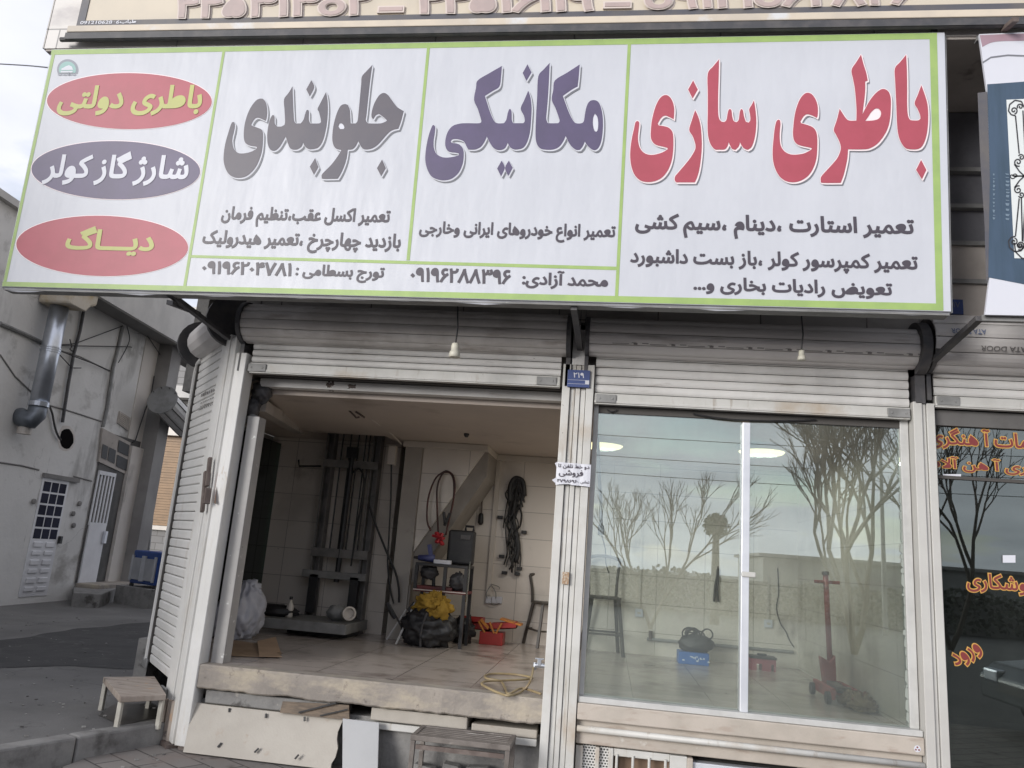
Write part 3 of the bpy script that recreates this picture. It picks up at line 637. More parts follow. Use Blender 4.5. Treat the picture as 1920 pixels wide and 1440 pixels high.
# white cable trunking along the wall heads
M['trunk'] = mat('trunking_plastic', (.60, .555, .50), (.55, .505, .455), s=3, rough=.45)
a = P(757, 838, 8.8); tz = CE-.035
bp('trunking', MB().box(a.x, s2.x+.01, 8.76, 8.815, CE-.075, CE-.004).box(s2.x-.055, s2.x+.01, 8.815, YB-.05, CE-.075, CE-.004).box(s2.x-.05, -.3, YB-.05, YB-.002, CE-.075, CE-.004), M['trunk'], bevel=.004)
# ---- left wall of the shop: green glass in front of the closed side shutter
M['green_glass'] = glass('green_glass', (.16, .26, .21), .015)
mb = MB()
for k in range(30): mb.box(XL-.02, XL+.012, 7.25, YB, FL+k*.0775, FL+k*.0775+.07)
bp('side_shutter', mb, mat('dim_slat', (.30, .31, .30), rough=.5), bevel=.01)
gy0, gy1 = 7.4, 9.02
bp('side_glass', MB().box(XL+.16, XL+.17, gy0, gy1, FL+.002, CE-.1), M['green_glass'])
h1, h2 = PX(457, 990, XL+.2), PX(453, 1058, XL+.2)
bp('door_pull', MB().tube([h1, h2], .012, 8), M['chrome'])
# ---- pillars and rails between the shutters
def pillar(name, x0, x1, z0, z1, ribs, m, y=5.97):
    mb = MB(); n = len(ribs)-1
    for k in range(n):
        mb.box(x0+(x1-x0)*ribs[k]+.002, x0+(x1-x0)*ribs[k+1]-.002, y+(.0, .022, .012, .024, .004)[k % 5], 6.16, z0, z1-(.0, .0, .006, .0, .0)[k % 5])
    mb.box(x0+.004, x1-.004, y+.05, 6.155, z0, z1)
    return bp(name, mb, m, bevel=.004)
pillar('guide_pillar', -.432, -.178, -.1, 3.165, (0, .26, .42, .58, .75, 1), M['white_paint'])
bp('pillar_cap', MB().box(-.365, -.24, 5.985, 6.15, 3.165, 3.5), M['shutter_low'])
M['pale_pillar'] = mat('pale_guide_paint', (.52, .515, .485), (.475, .465, .44), s=2, rough=.45, bump=.03, layers=(((.36, .33, .29), 7, .66, .76, (1, 1, .4)),))
pillar('guide_pillar', 2.205, 2.365, -.1, 2.99, (0, .42, .62, 1), M['pale_pillar'])
bp('pillar_cap', MB().box(2.235, 2.30, 5.99, 6.15, 2.99, 3.2), M['pale_pillar'])
# corner guides
mb = MB(); mb.box(-3.215, -3.115, 5.975, 6.12, .03, 3.14); mb.box(-3.17, -3.118, 5.968, 6.0, .03, 3.14)
bp('corner_guide', mb, M['chamfer_paint'], bevel=.005)
mb = MB(); chbox(mb, .0, .17, -.12, .008, .03, 3.3); chbox(mb, .175, .30, -.12, .02, .1, 3.34); chbox(mb, .305, .52, -.12, .004, .14, 3.34)
bp('corner_guide', mb, M['chamfer_paint'], bevel=.005)
mb = MB(); mb.box(-3.19, -3.13, 5.99, 6.06, -.02, .05).bar(CH(.0, .0, .012), CH(.32, .02, .012), .10, .03)
bp('corner_foot', mb, M['rust_steel'])
j0 = P(378, 1232, 6.13); j1 = P(404, 1232, 6.22)
bp('inner_post', MB().box(-3.09, -2.985, 6.10, 6.23, FL, 2.62), mat('grey_post_paint', (.36, .35, .335), (.31, .30, .29), s=3, rough=.5, layers=(((.60, .60, .58), 14, .66, .70, None), ((.06, .055, .05), 22, .70, .73, None))), bevel=.004)
hb0, hb1 = P(750, 737, 6.24).z, P(750, 721, 6.24).z
bp('header_shade', MB().box(-3.1, -.44, 6.165, 6.355, hb1+.004, 3.06), M['seam'])  # dark box added to stand in for the shade above the beam
bp('header_beam', MB().box(-3.1, -.44, 6.24, 6.34, hb0, hb1), M['shutter_low'], bevel=.004)
# ---- roller shutters
def coil(mb, x0, x1, y, z, r, n=14, gap=.03):
    """roll of slats: each slat a bowed strip, dark seams between"""
    for k in range(n):
        a0 = 2*math.pi*(k+gap)/n; a1 = 2*math.pi*(k+1-gap)/n; m = 4; b = len(mb.v)
        for i in range(m+1):
            a = a0+(a1-a0)*i/m; rr = r*(1-.10*abs(2*i/m-1)**2*(14/n)*.35)
            for x in (x0, x1): mb.v += [V((x, y-math.cos(a)*rr, z+math.sin(a)*rr)), V((x, y-math.cos(a)*(r-.03), z+math.sin(a)*(r-.03)))]
        for i in range(m):
            o = b+i*4; mb.f += [[o, o+2, o+6, o+4], [o+1, o+5, o+7, o+3], [o, o+4, o+5, o+1], [o+2, o+3, o+7, o+6]]
        mb.f += [[b, b+1, b+3, b+2], [b+m*4, b+m*4+2, b+m*4+3, b+m*4+1]]
    return mb
def slat(mb, x0, x1, y, z0, z1, bow=.012):
    n = 5
    for k in range(n):
        ta, tb = k/n, (k+1)/n; ba, bb = bow*math.sin(math.pi*ta)**.6 if k else 0, bow*math.sin(math.pi*tb)**.6 if k < n-1 else 0
        mb.hexa([(x0, y-ba, z0+(z1-z0)*ta), (x1, y-ba, z0+(z1-z0)*ta), (x1, y+.02, z0+(z1-z0)*ta), (x0, y+.02, z0+(z1-z0)*ta),
                 (x0, y-bb, z0+(z1-z0)*tb), (x1, y-bb, z0+(z1-z0)*tb), (x1, y+.02, z0+(z1-z0)*tb), (x0, y+.02, z0+(z1-z0)*tb)])
def lockplate(mb, x, z, y=6.0, w=.17, h=.07, round_end=1):
    mb.box(x, x+w, y-.012, y+.02, z-h/2, z+h/2)
def shutter(x0, x1, zr, zs, yc, zc, r, mc, ms, nslat, rail_h=.095, name='roller_shutter', ncoil=15):
    z0 = zr
    root = MB().box(x0, x1, 6.03, 6.05, zr+rail_h, zc).build(name, M['seam'], BLD)
    mb = MB(); h = (zs-zr-rail_h)/nslat
    for k in range(nslat): slat(mb, x0, x1, 6.02, zr+rail_h+k*h+.004, zr+rail_h+(k+1)*h-.002)
    mb.build('slat_curtain', ms, root)
    MB().box(x0, x1, 5.995, 6.05, zr, zr+rail_h-.006).box(x0, x1, 5.988, 6.0, zr+.01, zr+.03).build('bottom_rail', M['white_paint'], root, bevel=.004)
    coil(MB(), x0-.06, x1+.04, yc, zc, r, ncoil).build('coil', mc, root)
    MB().tube([(x0-.05, yc, zc), (x1+.03, yc, zc)], r-.04, 24).build('coil_core', M['seam'], root)
    return root
c1z = (P(750, 580, 5.93).z+P(750, 645, 5.86).z)/2; c1r = (P(750, 580, 5.93).z-P(750, 645, 5.86).z)/2+.012; c2z = (P(1400, 606, 5.93).z+P(1400, 669, 5.86).z)/2; c2r = (P(1400, 606, 5.93).z-P(1400, 669, 5.86).z)/2+.012; print('coil', c1z, c1r, c2z, c2r)
sh1 = shutter(-3.09, -.452, 2.975, 3.30, 5.99, c1z, c1r, M['shutter_grey'], M['shutter_low'], 4, ncoil=13)
sh2 = shutter(-.172, 2.195, 2.855, 3.30, 5.99, c2z, c2r, M['shutter_clean'], M['shutter_low'], 5, ncoil=10)
sh3 = shutter(2.375, 5.6, 2.96, 3.26, 6.0, 3.45, .23, M['shutter_clean'], M['shutter_low'], 3, ncoil=12)
for sh, px, s in ((sh1, -3.1, 1), (sh1, -.64, 1), (sh2, -.16, 1), (sh2, 2.03, 1), (sh3, 2.385, 1)):
    z = {0: 3.02, 1: 2.90, 2: 3.01}[(sh1, sh2, sh3).index(sh)]
    mb = MB(); mb.box(px, px+.16, 5.982, 6.0, z-.034, z+.034)
    for u in (.03, .13): mb.cyl((px+u, 5.978, z), (px+u, 5.99, z), .011, 8)
    mb.build('lock_plate', M['grey_steel'], sh, bevel=.006)
# dark end brackets of the coils
def bracket(sh, x, yc, zc, r, w=.035):
    mb = MB(); mb.tube([(x-w/2, yc, zc), (x+w/2, yc, zc)], r, 24); mb.box(x-w/2, x+w/2, yc-.02, 6.16, zc-.42, zc); mb.build('end_bracket', M['dark_steel'], sh)
bracket(sh1, -3.17, 5.99, c1z, c1r+.015); bracket(sh1, -.395, 5.99, c1z, c1r+.015)
bracket(sh2, -.25, 5.99, c2z, c2r+.01, .03); bracket(sh2, 2.262, 5.99, c2z, c2r+.05, .07); bracket(sh3, 2.33, 6.0, 3.43, .22, .03)
mb = MB()
for u in (-.33, -.29): mb.prism([(u, 6.0, 3.2), (u+.03, 6.0, 3.2), (u+.015, 5.99, 3.66)], (0, .02, 0))
mb.box(-.31, -.26, 5.985, 6.0, 3.46, 3.52)
mb.build('bracket_teeth', M['dark_steel'], BLD)
# stamp marks printed along the second coil, upside-down maker's print on the third
M['stamp'] = mat('print_ink', (.20, .19, .185), rough=.6); M['blueprint'] = mat('blue_print_ink', (.16, .20, .33), rough=.6)
mb = MB(); rr = c2r+.003; 
def oncoil(x, ang, yc, zc, r): return V((x, yc-math.cos(ang)*r, zc+math.sin(ang)*r))
ag = -.52; x = -.05
while x < 2.05:
    for (dx_, w, da, h) in ((0, .13, -.01, .016), (.15, .035, .05, .012), (.165, .03, .0, .05), (.23, .05, .03, .02)):
        p = [oncoil(x+dx_, ag+da-h, 5.99, c2z, rr), oncoil(x+dx_+w, ag+da-h, 5.99, c2z, rr), oncoil(x+dx_+w, ag+da+h, 5.99, c2z, rr), oncoil(x+dx_, ag+da+h, 5.99, c2z, rr)]
        mb.add(p, [(0, 1, 2, 3)])
    x += .29
mb.build('stamp_marks', M['stamp'], sh2)
def roundtext(x0, x1, a0, a1, m):
    mb = MB(); put_text(mb, 'ATA DOOR', (0, 0, 0), (1, 0, 0), (0, 0, 1), .015, raw=True, fn=lambda u, w, d: oncoil(x1-(x1-x0)*u, a1-(a1-a0)*w, 6.0, 3.45, .2345+d)); mb.build('maker_print', m, sh3)
for (x0, x1, a) in ((2.42, 2.66, .18), (2.95, 3.38, .20), (3.7, 4.1, .2)): roundtext(x0, x1, a-.09, a+.09, M['blueprint'])
for (x0, x1, a) in ((2.62, 2.93, -.35), (3.24, 3.62, -.35), (3.9, 4.2, -.35)): roundtext(x0, x1, a-.08, a+.08, M['stamp'])
# ---- chamfered corner shutter
chs = chbox(MB(), .5, 1.46, -.09, -.07, .40, 3.33).build('corner_shutter', M['seam'], BLD)
mb = MB(); n = 36; h = (3.36-.41)/n
for k in range(n):
    z0 = .41+k*h
    for (za, zb, oa, ob) in ((0, .12, -.024, -.014), (.12, .80, -.014, -.012), (.80, 1, -.012, -.020)):
        mb.hexa([CH(.52, oa, z0+h*za+.002*(za == 0)), CH(1.45, oa, z0+h*za+.002*(za == 0)), CH(1.45, -.06, z0+h*za), CH(.52, -.06, z0+h*za), CH(.52, ob, z0+h*zb-.004*(zb == 1)), CH(1.45, ob, z0+h*zb-.004*(zb == 1)), CH(1.45, -.06, z0+h*zb), CH(.52, -.06, z0+h*zb)])
mb.build('slat_curtain', M['chamfer_paint'], chs)
mb = MB(); mb.tube([CH(1.53, .0, .42), CH(1.53, .0, 3.22), CH(1.50, .0, 3.29), CH(1.40, -.01, 3.33)], .022, 8); mb.build('edge_pipe', M['chamfer_paint'], chs)
mb = MB(); chbox(mb, 1.46, 1.515, -.06, .0, .4, 3.3); mb.build('edge_gap', M['seam'], chs)
mb = MB(); chbox(mb, 1.42, 1.62, .0, .02, .36, .44); chbox(mb, .42, .60, .01, .035, .27, .36); mb.build('lug', M['grey_steel'], chs, bevel=.008)
hp = lambda px, py: PL(px, py, CH(0, .05, 0), cn)
mb = MB(); mb.bar(hp(394, 858), hp(388, 912), .045, .03, up=cn).bar(hp(386, 884), hp(379, 960), .045, .03, up=cn).bar(hp(391, 915), hp(387, 945), .03, .05, up=cn)
mb.build('shutter_handle', M['rust_steel'], chs, bevel=.006)
MB().flat([[PL(*q, CH(0, -.010, 0), cn) for q in ((402, 876), (409, 876), (404, 945), (398, 940))]]).build('rust_smear', mat('rust', (.20, .12, .08), rough=.8), chs)
mb = MB()   # faint stencil marks
r2 = random.Random(3)
for row, (ya, yb_, xs, xe) in enumerate(((744, 730, 377, 410), (757, 743, 376, 408), (763, 750, 375, 408), (770, 757, 372, 404))):
    t = 0
    while t < 1:
        w = r2.uniform(.03, .1); hh = (6, 2.0, 1.6, 3)[row]*r2.uniform(.5, 1.1)
        xa, xb = xs+(xe-xs)*t, xs+(xe-xs)*min(1, t+w); y_a = ya+(yb_-ya)*t; y_b = ya+(yb_-ya)*min(1, t+w)
        mb.flat([[PL(x_, y_, CH(0, -.009, 0), cn) for x_, y_ in ((xa, y_a), (xb, y_b), (xb, y_b-hh), (xa, y_a-hh))]]); t += w+r2.uniform(.02, .06)
mb.build('stencil_marks', M['stamp'], chs)
# chamfer coil and its crescent bracket
mb = MB(); ca, cb = CH(.45, -.02, 3.50), CH(1.75, -.02, 3.50)
mb.tube([CH(.42, -.02, 3.50), CH(1.42, -.02, 3.50)], .17, 16); mb.build('coil', M['shutter_clean'], chs)
for s_ in (1.5, .30): MB().tube([CH(s_, -.02, 3.5), CH(s_+.05, -.02, 3.5)], .24, 24).build('end_bracket', M['dark_steel'], chs)
# ---- right bay: sill courses, basement openings, window
bp('sill', MB().box(-.176, 2.203, 5.985, 6.2, .515, .63), M['sill'], bevel=.008)
bp('sill', MB().box(-.176, 2.203, 6.035, 6.2, .345, .512), M['sill'], bevel=.008)
bp('conduit', MB().tube([(-.17, 6.0, .455), (2.2, 6.0, .45)], .022, 10), M['white_paint'], smooth=True)
bp('basement_frame', MB().box(-.172, -.12, 6.06, 6.16, -.05, .33).box(-.03, .0, 6.05, 6.16, -.05, .33).box(.065, .10, 6.04, 6.16, -.05, .335).box(.10, .50, 6.05, 6.16, .285, .335).box(.50, .62, 6.03, 6.16, -.05, .335), M['white_paint'], bevel=.005)
perf = brickmat('perforated_sheet', 'xz', .022, .019, (.05, .05, .05), (.05, .05, .05), (.62, .62, .60), msize=.0045, offset=.5, rough=.5, bump=0)
bp('basement_grille', MB().box(-.12, -.03, 6.09, 6.10, -.05, .33).box(0, .065, 6.085, 6.095, -.05, .33), perf)
bp('basement_pane', MB().box(.10, .5, 6.13, 6.138, -.05, .285), mat('brown_board', (.18, .12, .08), (.14, .10, .07), s=4, rough=.7))
mb = MB()
for k in range(4): mb.tube([(.125+k*.115, 6.045, -.05), (.125+k*.115, 6.045, .30)], .010, 8)
bp('basement_bars', mb, M['white_paint'])
bp('basement_frame', MB().box(.66, 1.4, 6.05, 6.16, .255, .30).box(.66, .70, 6.05, 6.16, -.05, .255), M['alu'], bevel=.004)
bp('basement_block', MB().box(.62, .66, 6.02, 6.16, -.05, .33).box(1.4, 2.2, 6.04, 6.16, -.05, .33), M['sill'], bevel=.006)
M['frame_paint'] = mat('window_frame_paint', (.53, .53, .515), (.46, .46, .445), s=5, rough=.45)
M['pane'] = glass('shop_window_glass', (.88, .94, .92), .205, .075)
win = MB().box(-.172, 2.20, 6.00, 6.14, .632, .672).box(-.172, -.135, 6.06, 6.14, .672, 2.86).box(2.14, 2.20, 6.06, 6.14, .672, 2.86).build('shop_window', M['frame_paint'], BLD, bevel=.004)
MB().box(-.135, 2.14, 6.07, 6.13, 2.80, 2.9).build('head_rail', M['seam'], win)
ma, mb_ = P(1392, 793, 6.05), P(1405, 793, 6.05)
MB().box(ma.x, mb_.x+.005, 6.03, 6.12, .672, 2.775).build('mullion', M['alu'], win, bevel=.004)
mk = MB(); mk.box(ma.x+.0, mb_.x+.05, 6.016, 6.03, 1.612, 1.65); mk.build('latch', M['white_paint'], win, bevel=.02)
MB().box(-.134, ma.x, 6.085, 6.093, .672, 2.80).build('pane', M['pane'], win)
MB().box(mb_.x+.005, 2.139, 6.085, 6.093, .672, 2.80).build('pane', M['pane'], win)
# ragged sealant strip at the right edge of the glass
mb = MB(); r2 = random.Random(5); z = .7; x = 2.10
while z < 2.3:
    h = r2.uniform(.02, .10); w = r2.uniform(.006, .022); mb.prism([(2.139, 6.079, z), (2.139-w, 6.079, z+h*.3), (2.139-w*.8, 6.079, z+h), (2.139, 6.079, z+h*1.1)], (0, .004, 0)); z += h
mb.build('sealant', mat('old_sealant', (.30, .33, .30), rough=.7), win)
# ---- third shop: framed glass front with lettering
M['dark_glass'] = glass('dark_shop_glass', (.42, .50, .47), .12, .015)
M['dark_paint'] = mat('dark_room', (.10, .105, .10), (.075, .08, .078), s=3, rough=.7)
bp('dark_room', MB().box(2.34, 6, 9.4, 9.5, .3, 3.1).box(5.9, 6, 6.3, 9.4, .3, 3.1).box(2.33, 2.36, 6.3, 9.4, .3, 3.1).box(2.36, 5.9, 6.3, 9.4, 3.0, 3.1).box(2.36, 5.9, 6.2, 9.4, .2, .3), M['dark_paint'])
w3 = MB().box(2.37, 5.9, 6.06, 6.14, 2.835, 2.955).box(2.37, 2.40, 6.07, 6.14, .1, 2.835).build('shop_window', mat('dark_frame', (.12, .115, .11), (.09, .085, .08), s=4, rough=.5), BLD, bevel=.004)
MB().box(2.40, 5.9, 6.09, 6.098, .1, 2.835).build('pane', M['dark_glass'], w3)
a = P(1760, 894, 6.08); MB().box(2.40, 5.9, 6.07, 6.10, a.z-.012, a.z+.012).build('glazing_bar', M['seam'], w3)
bp('plinth', MB().box(2.37, 6, 6.05, 6.3, -.1, .1), M['grey_conc'])
M['let_red'] = mat('dark_red_film', (.20, .035, .035), rough=.5); M['let_or'] = mat('orange_film', (.56, .32, .08), rough=.5)
def glass_text(s, Lp, Rp, Tp, Bp, ang=0, bold=.014):
    l, r, t, b = (P(*q, 6.085) for q in (Lp, Rp, Tp, Bp))
    for (m, bb, y) in (('let_or', bold+.05, 6.086), ('let_red', bold, 6.083)):
        mb = MB(); w, h = r.x-l.x, t.z-b.z
        c_ = V(((l.x+r.x)/2, y, (t.z+b.z)/2)); ca_, sa_ = math.cos(ang), math.sin(ang)
        def fn(u, q, d): X = (u-.5)*w; Z = (q-.5)*h; return c_+V((X*ca_-Z*sa_, -d, X*sa_+Z*ca_))
        put_text(mb, s, (0, 0, 0), (1, 0, 0), (0, 0, 1), bb, fn=fn, pad=bb-bold).build('lettering', M[m], w3)
glass_text('خدمات آ هنگری', (1742, 835), (1972, 835), (1840, 805), (1772, 841))
glass_text('برشکاری آ هن آلات', (1728, 880), (2012, 880), (1780, 856), (1890, 890))
glass_text('جوشکاری', (1813, 1097), (1947, 1097), (1858, 1076), (1830, 1110))
glass_text('ورود', (1783, 1229), (1843, 1229), (1815, 1213), (1815, 1245), ang=.62)
mb = MB(); r3 = [P(*q, 6.084) for q in ((1768, 889), (1802, 889), (1802, 898), (1768, 898))]; mb.flat([r3]); mb.flat([[P(*q, 6.084) for q in ((1880, 1041), (1904, 1041), (1904, 1055), (1880, 1055))]])
mb.build('sticker', M['white_ink'], w3)
# ---- mezzanine louvres seen in the gap right of the sign
bp('mezzanine_recess', MB().box(2.45, 3.15, 6.12, 6.15, 3.70, US-.03), mat('louvre_dark', (.16, .16, .175), (.12, .12, .135), s=3, rough=.6))
bp('mezzanine_spandrel', MB().box(2.46, 3.1, 6.09, 6.12, 3.4, 4.30), M['soffit'])
mb = MB()
for z in (3.98, 4.30, 4.62, 4.94): mb.box(2.46, 3.0, 6.06, 6.13, z, z+.035)
mb.box(2.985, 3.01, 6.05, 6.12, 3.6, 4.6)
bp('mezzanine_rails', mb, M['grey_steel'])
mb = MB(); a, b = P(1740, 72, 5.25), P(1840, 66, 5.25); mb.bar(a, b, .05, .06); bp('soffit_rail', mb, M['grey_steel'])

# small stickers left on the painted metal
a, b = P(1055, 1072, 5.965), P(1066, 1096, 5.965); bp('sticker', MB().box(a.x, b.x, 5.9655, 5.969, b.z, a.z), mat('brown_sticker', (.30, .19, .11), (.46, .40, .32), s=60, lo=.5, hi=.55, rough=.6))
a = P(1720, 1404, 5.984); mb = MB(); mb.flat([[V((a.x+.022*math.cos(t), 5.983, a.z+.022*math.sin(t))) for t in [i*.393 for i in range(16)]]]); bp('sticker', mb, M['white_ink'])
mb = MB()
for u, w in ((0, .010), (-.010, -.006), (.010, -.006)): mb.flat([[V((a.x+u+.006*math.cos(t), 5.982, a.z+w+.006*math.sin(t))) for t in [i*.63 for i in range(10)]]])
bp('sticker_dots', mb, M['let_red'])
r2 = random.Random(31); mb = MB()
for k in range(150):
    if k < 105: px, py = r2.uniform(0, 290), r2.uniform(1150, 1400); z = .122
    else: px, py = r2.uniform(150, 700), r2.uniform(1400, 1440); z = .001
    p = PZ(px, py, z); s = r2.uniform(.006, .022)
    if z > .1 and (p.x > -3.75 or p.y < 5.4): continue
    if z < .1 and (p.y > 5.85 or p.x < -3.3): continue
    c = [V((s*r2.uniform(.6, 1)*math.cos(t), s*r2.uniform(.6, 1)*math.sin(t), 0)) for t in (0, 1.5, 3, 4.6)]
    mb.prism([p+q for q in c], (0, 0, s*.45))
o = mb.build('litter', mat('litter_bits', (.34, .33, .31), (.12, .115, .11), s=3, lo=.45, hi=.55, rough=.9), None); tag(o, 'gravel chips and paper crumbs scattered over road and pavement', 'litter', kind='stuff')
# ---------------------------------------------------------------- upper sign
YU = 5.145
ups = thing('upper_sign', 'long beige sign high above the shop sign with raised pinkish phone digits', 'sign', (0, YU, 5.5))
M['beige_panel'] = mat('beige_sign_panel', (.60, .53, .42), (.53, .47, .38), s=1.2, rough=.5)
M['beige_trim'] = mat('beige_trim', (.62, .54, .43), (.52, .46, .38), s=2, rough=.5, layers=(((.62, .62, .62), 3, .58, .7, None),))
M['dark_strip'] = mat('dark_strip', (.085, .085, .10), (.12, .11, .105), s=3, rough=.5)
M['digit'] = mat('raised_digit', (.46, .36, .335), (.40, .32, .30), s=5, rough=.5); M['digit_rim'] = mat('digit_rim', (.62, .54, .49), rough=.5)
a = P(140, 66, YU); x0 = a.x; zl, zm_, zh, zs_ = (P(640, y_, Y_).z for y_, Y_ in ((67, YU-.045), (51, YU-.05), (38.5, YU-.05), (30.5, YU))); zb = zm_
zp_ = P(640, 64, YU+.045).z; MB().box(x0, 9, YU, YU+.04, zp_, 8).build('panel', M['beige_panel'], ups); MB().box(x0, 9, YU-.003, YU+.004, zm_, zp_+.002).build('panel_skirt', M['beige_panel'], ups)
MB().box(x0-.04, 9, YU-.05, YU+.0, zm_, zh).build('bottom_trim', M['beige_trim'], ups, bevel=.006)
MB().box(x0, 9, YU-.006, YU, zh-.01, zs_).box(x0, x0+.07, YU-.0065, YU, zh-.01, 8).build('dark_border', M['dark_strip'], ups)
MB().box(x0-.05, 9, YU-.045, YU-.01, zl+.012, zm_-.003).build('under_shade', M['dark_steel'], ups)  # dark strip standing in for the shade below the trim
MB().tube([(x0-.10, YU-.02, zl+.022), (9, YU-.02, zl+.022)], .02, 8).build('pipe', M['dark_steel'], ups)
for (px0, px1, s) in ((325, 690, '۴۴۵۳۱۳o۲'), (708, 752, '_'), (778, 1110, '۴۴۵۱۶۱۱۹'), (1133, 1180, '_'), (1208, 1720, 'o۹۱۲۱o۶۲۸۴۶')):
    l, r = P(px0, 30, YU-.03), P(px1, 30, YU-.03); zd = P(330, 34, YU-.02).z; h = .22 if s != '_' else .035
    if s == '_': zd += .03
    for (m, y, g) in (('digit_rim', YU-.018, .014), ('digit', YU-.022, 0)):
        mb = MB()
        if s == '_': mb.box(l.x-g, r.x+g, y, YU, zd-g, zd+h+g)
        else:
            bb = .055 if m == 'digit_rim' else .025
            put_text(mb, s, (l.x, y, zd), (r.x-l.x, 0, 0), (0, 0, h), bb, raw=True, pad=bb-.025)
            if g: put_text(mb, s, (l.x+.012, YU-.004, zd-.010), (r.x-l.x, 0, 0), (0, 0, h), bb, raw=True, pad=bb-.025)
        mb.build('digits', M[m], ups)
l, r = P(148, 53, YU-.01), P(222, 50, YU-.01); mb = MB()
put_text(mb, '09121062846', (l.x, YU-.009, zs_-.038), (r.x-l.x, 0, 0), (0, 0, .032), .02, raw=True)
l, r = P(223, 50, YU-.01), P(254, 47, YU-.01); put_text(mb, 'طباب', (l.x, YU-.009, zs_-.042), (r.x-l.x, 0, 0), (0, 0, .04), .02)
mb.build('lettering', M['white_ink'], ups)
for px in (1760,): p = P(px, 80, 5.1); MB().box(p.x-.02, p.x+.02, 5.155, 5.185, zb-.30, zb-.05).build('hanger', M['dark_steel'], ups)
p, q = P(1905, 36, 5.0), P(1882, 56, 5.15); MB().bar(p, q, .04, .03).build('hanger', M['rust_steel'], ups)
# ---------------------------------------------------------------- neighbour's banner at the right
bn = thing('side_banner', 'blue and white banner printed with black wrought iron scrolls beside the big sign', 'banner', P(1880, 590, YS))
def bnp(px, py, k=0): return P(px, py, YS-.0015*k)
MB().prism([bnp(1836, 64), bnp(2300, 45), bnp(2330, 600), bnp(1847, 590), bnp(1858, 500), bnp(1852, 180)], (0, .02, 0)).build('banner_face', M['white_ink'], bn)
M['mauve'] = mat('banner_mauve', (.36, .24, .28), (.32, .22, .26), s=3, rough=.45); M['blue'] = mat('banner_blue', (.05, .085, .135), (.036, .066, .10), s=3, rough=.45, stretch=(3, 1, .4)); M['offwhite'] = mat('banner_offwhite', (.66, .69, .68), rough=.45); M['scroll'] = mat('banner_scroll_black', (.03, .03, .035), rough=.5)
def bflat(n, m, l, k): MB().flat([[bnp(x, y, k) for x, y in l]]).build(n, m, bn)
bflat('mauve_band', M['mauve'], smooth_loop([(1837, 66), (2290, 47), (2290, 68), (1930, 76), (1880, 77), (1858, 80), (1842, 88)], 40), 1)
bflat('curve_line', M['shadowink'], [(1842, 116), (1858, 106), (1890, 102), (1940, 104), (2290, 100), (2290, 102), (1940, 107), (1890, 105), (1858, 109), (1843, 119)], 1)
bflat('blue_panel', M['blue'], [(1851, 158), (1920, 153), (2290, 148), (2300, 600), (1990, 552), (1920, 533), (1853, 520), (1856, 330)], 1)
bflat('edge_shade', M['dark_strip'], [(1833, 174), (1851, 172), (1856, 330), (1853, 520), (1849, 530), (1846, 420), (1838, 300)], 2)
bflat('white_window', M['offwhite'], [(1887, 187), (2080, 178), (2090, 490), (1902, 484)], 2)
mb = MB()
def scr(pts, r=1.3, m=True):
    if m: scr([(3972-x, y) for x, y in pts], r, False)
    for i in range(len(pts)-1):
        (x0, y0), (x1, y1) = pts[i], pts[i+1]; d = math.hypot(x1-x0, y1-y0) or 1; nx, ny = -(y1-y0)/d*r, (x1-x0)/d*r
        mb.flat([[bnp(x0+nx, y0+ny, 3), bnp(x1+nx, y1+ny, 3), bnp(x1-nx, y1-ny, 3), bnp(x0-nx, y0-ny, 3)]])
def spiral(cx, cy, r, turns, a0, s=1): return [(cx+r*(1-.85*t)*math.cos(a0+s*turns*6.283*t), cy+r*(1-.85*t)*math.sin(a0+s*turns*6.283*t)) for t in [i/22 for i in range(23)]]
def oct(l, ox=0, my=None): return [(x+ox, (2*my-y) if my else y) for x, y in l]
for my in (None, 330):
    g = [[(1891, 208), (1893, 196), (1903, 188), (1915, 190), (1921, 202)], [(1891, 208), (1896, 215), (1904, 217)], spiral(1901, 207, 7, 1.3, 1.4, -1), spiral(1913, 200, 6, 1.3, 2.6), [(1904, 217), (1911, 288)], spiral(1915, 295, 6, 1.3, 3.6), [(1918, 207), (1922, 280)], spiral(1909, 304, 8, 1.4, 1.2), [(1902, 308), (1912, 322), (1921, 330)], [(1900, 330), (1921, 330)]]
    for l in g: scr(oct(l, 0, my))
for l in ([(1915, 370), (1917, 452)], [(1922, 380), (1924, 452)], spiral(1913, 460, 9, 1.4, 2, -1), [(1902, 455), (1904, 472), (1916, 484), (1925, 486)]): scr(l)
for l in (spiral(1898, 330, 6, 1, 0), spiral(1904, 330, 5, 1, 3)): scr(l, 1.0)
mb.build('iron_scrolls', M['scroll'], bn)
mb = MB(); r2 = random.Random(9)
for (xa, xb) in ((1862, 1866), (1886, 1893)):
    y = 325
    while y < 412:
        h = r2.uniform(2, 7); mb.flat([[bnp(xa+r2.uniform(-1, 1), y, 3), bnp(xb+r2.uniform(-1, 1), y+1, 3), bnp(xb-2, y+h, 3), bnp(xa, y+h*.8, 3)]]); y += h+r2.uniform(2, 5)
mb.build('faint_marks', mat('faint_blue_mark', (.16, .22, .28), rough=.5), bn)
a, b = P(1847, 592, YS), P(2330, 604, YS); c, d = P(1836, 64, YS), P(2300, 45, YS); o = V((0, .06, 0)); mb = MB()
for p, q in ((a, b), (c, d)): mb.bar(p+o, q+o, .04, .04)
MB.build(mb, 'frame', M['grey_steel'], bn)
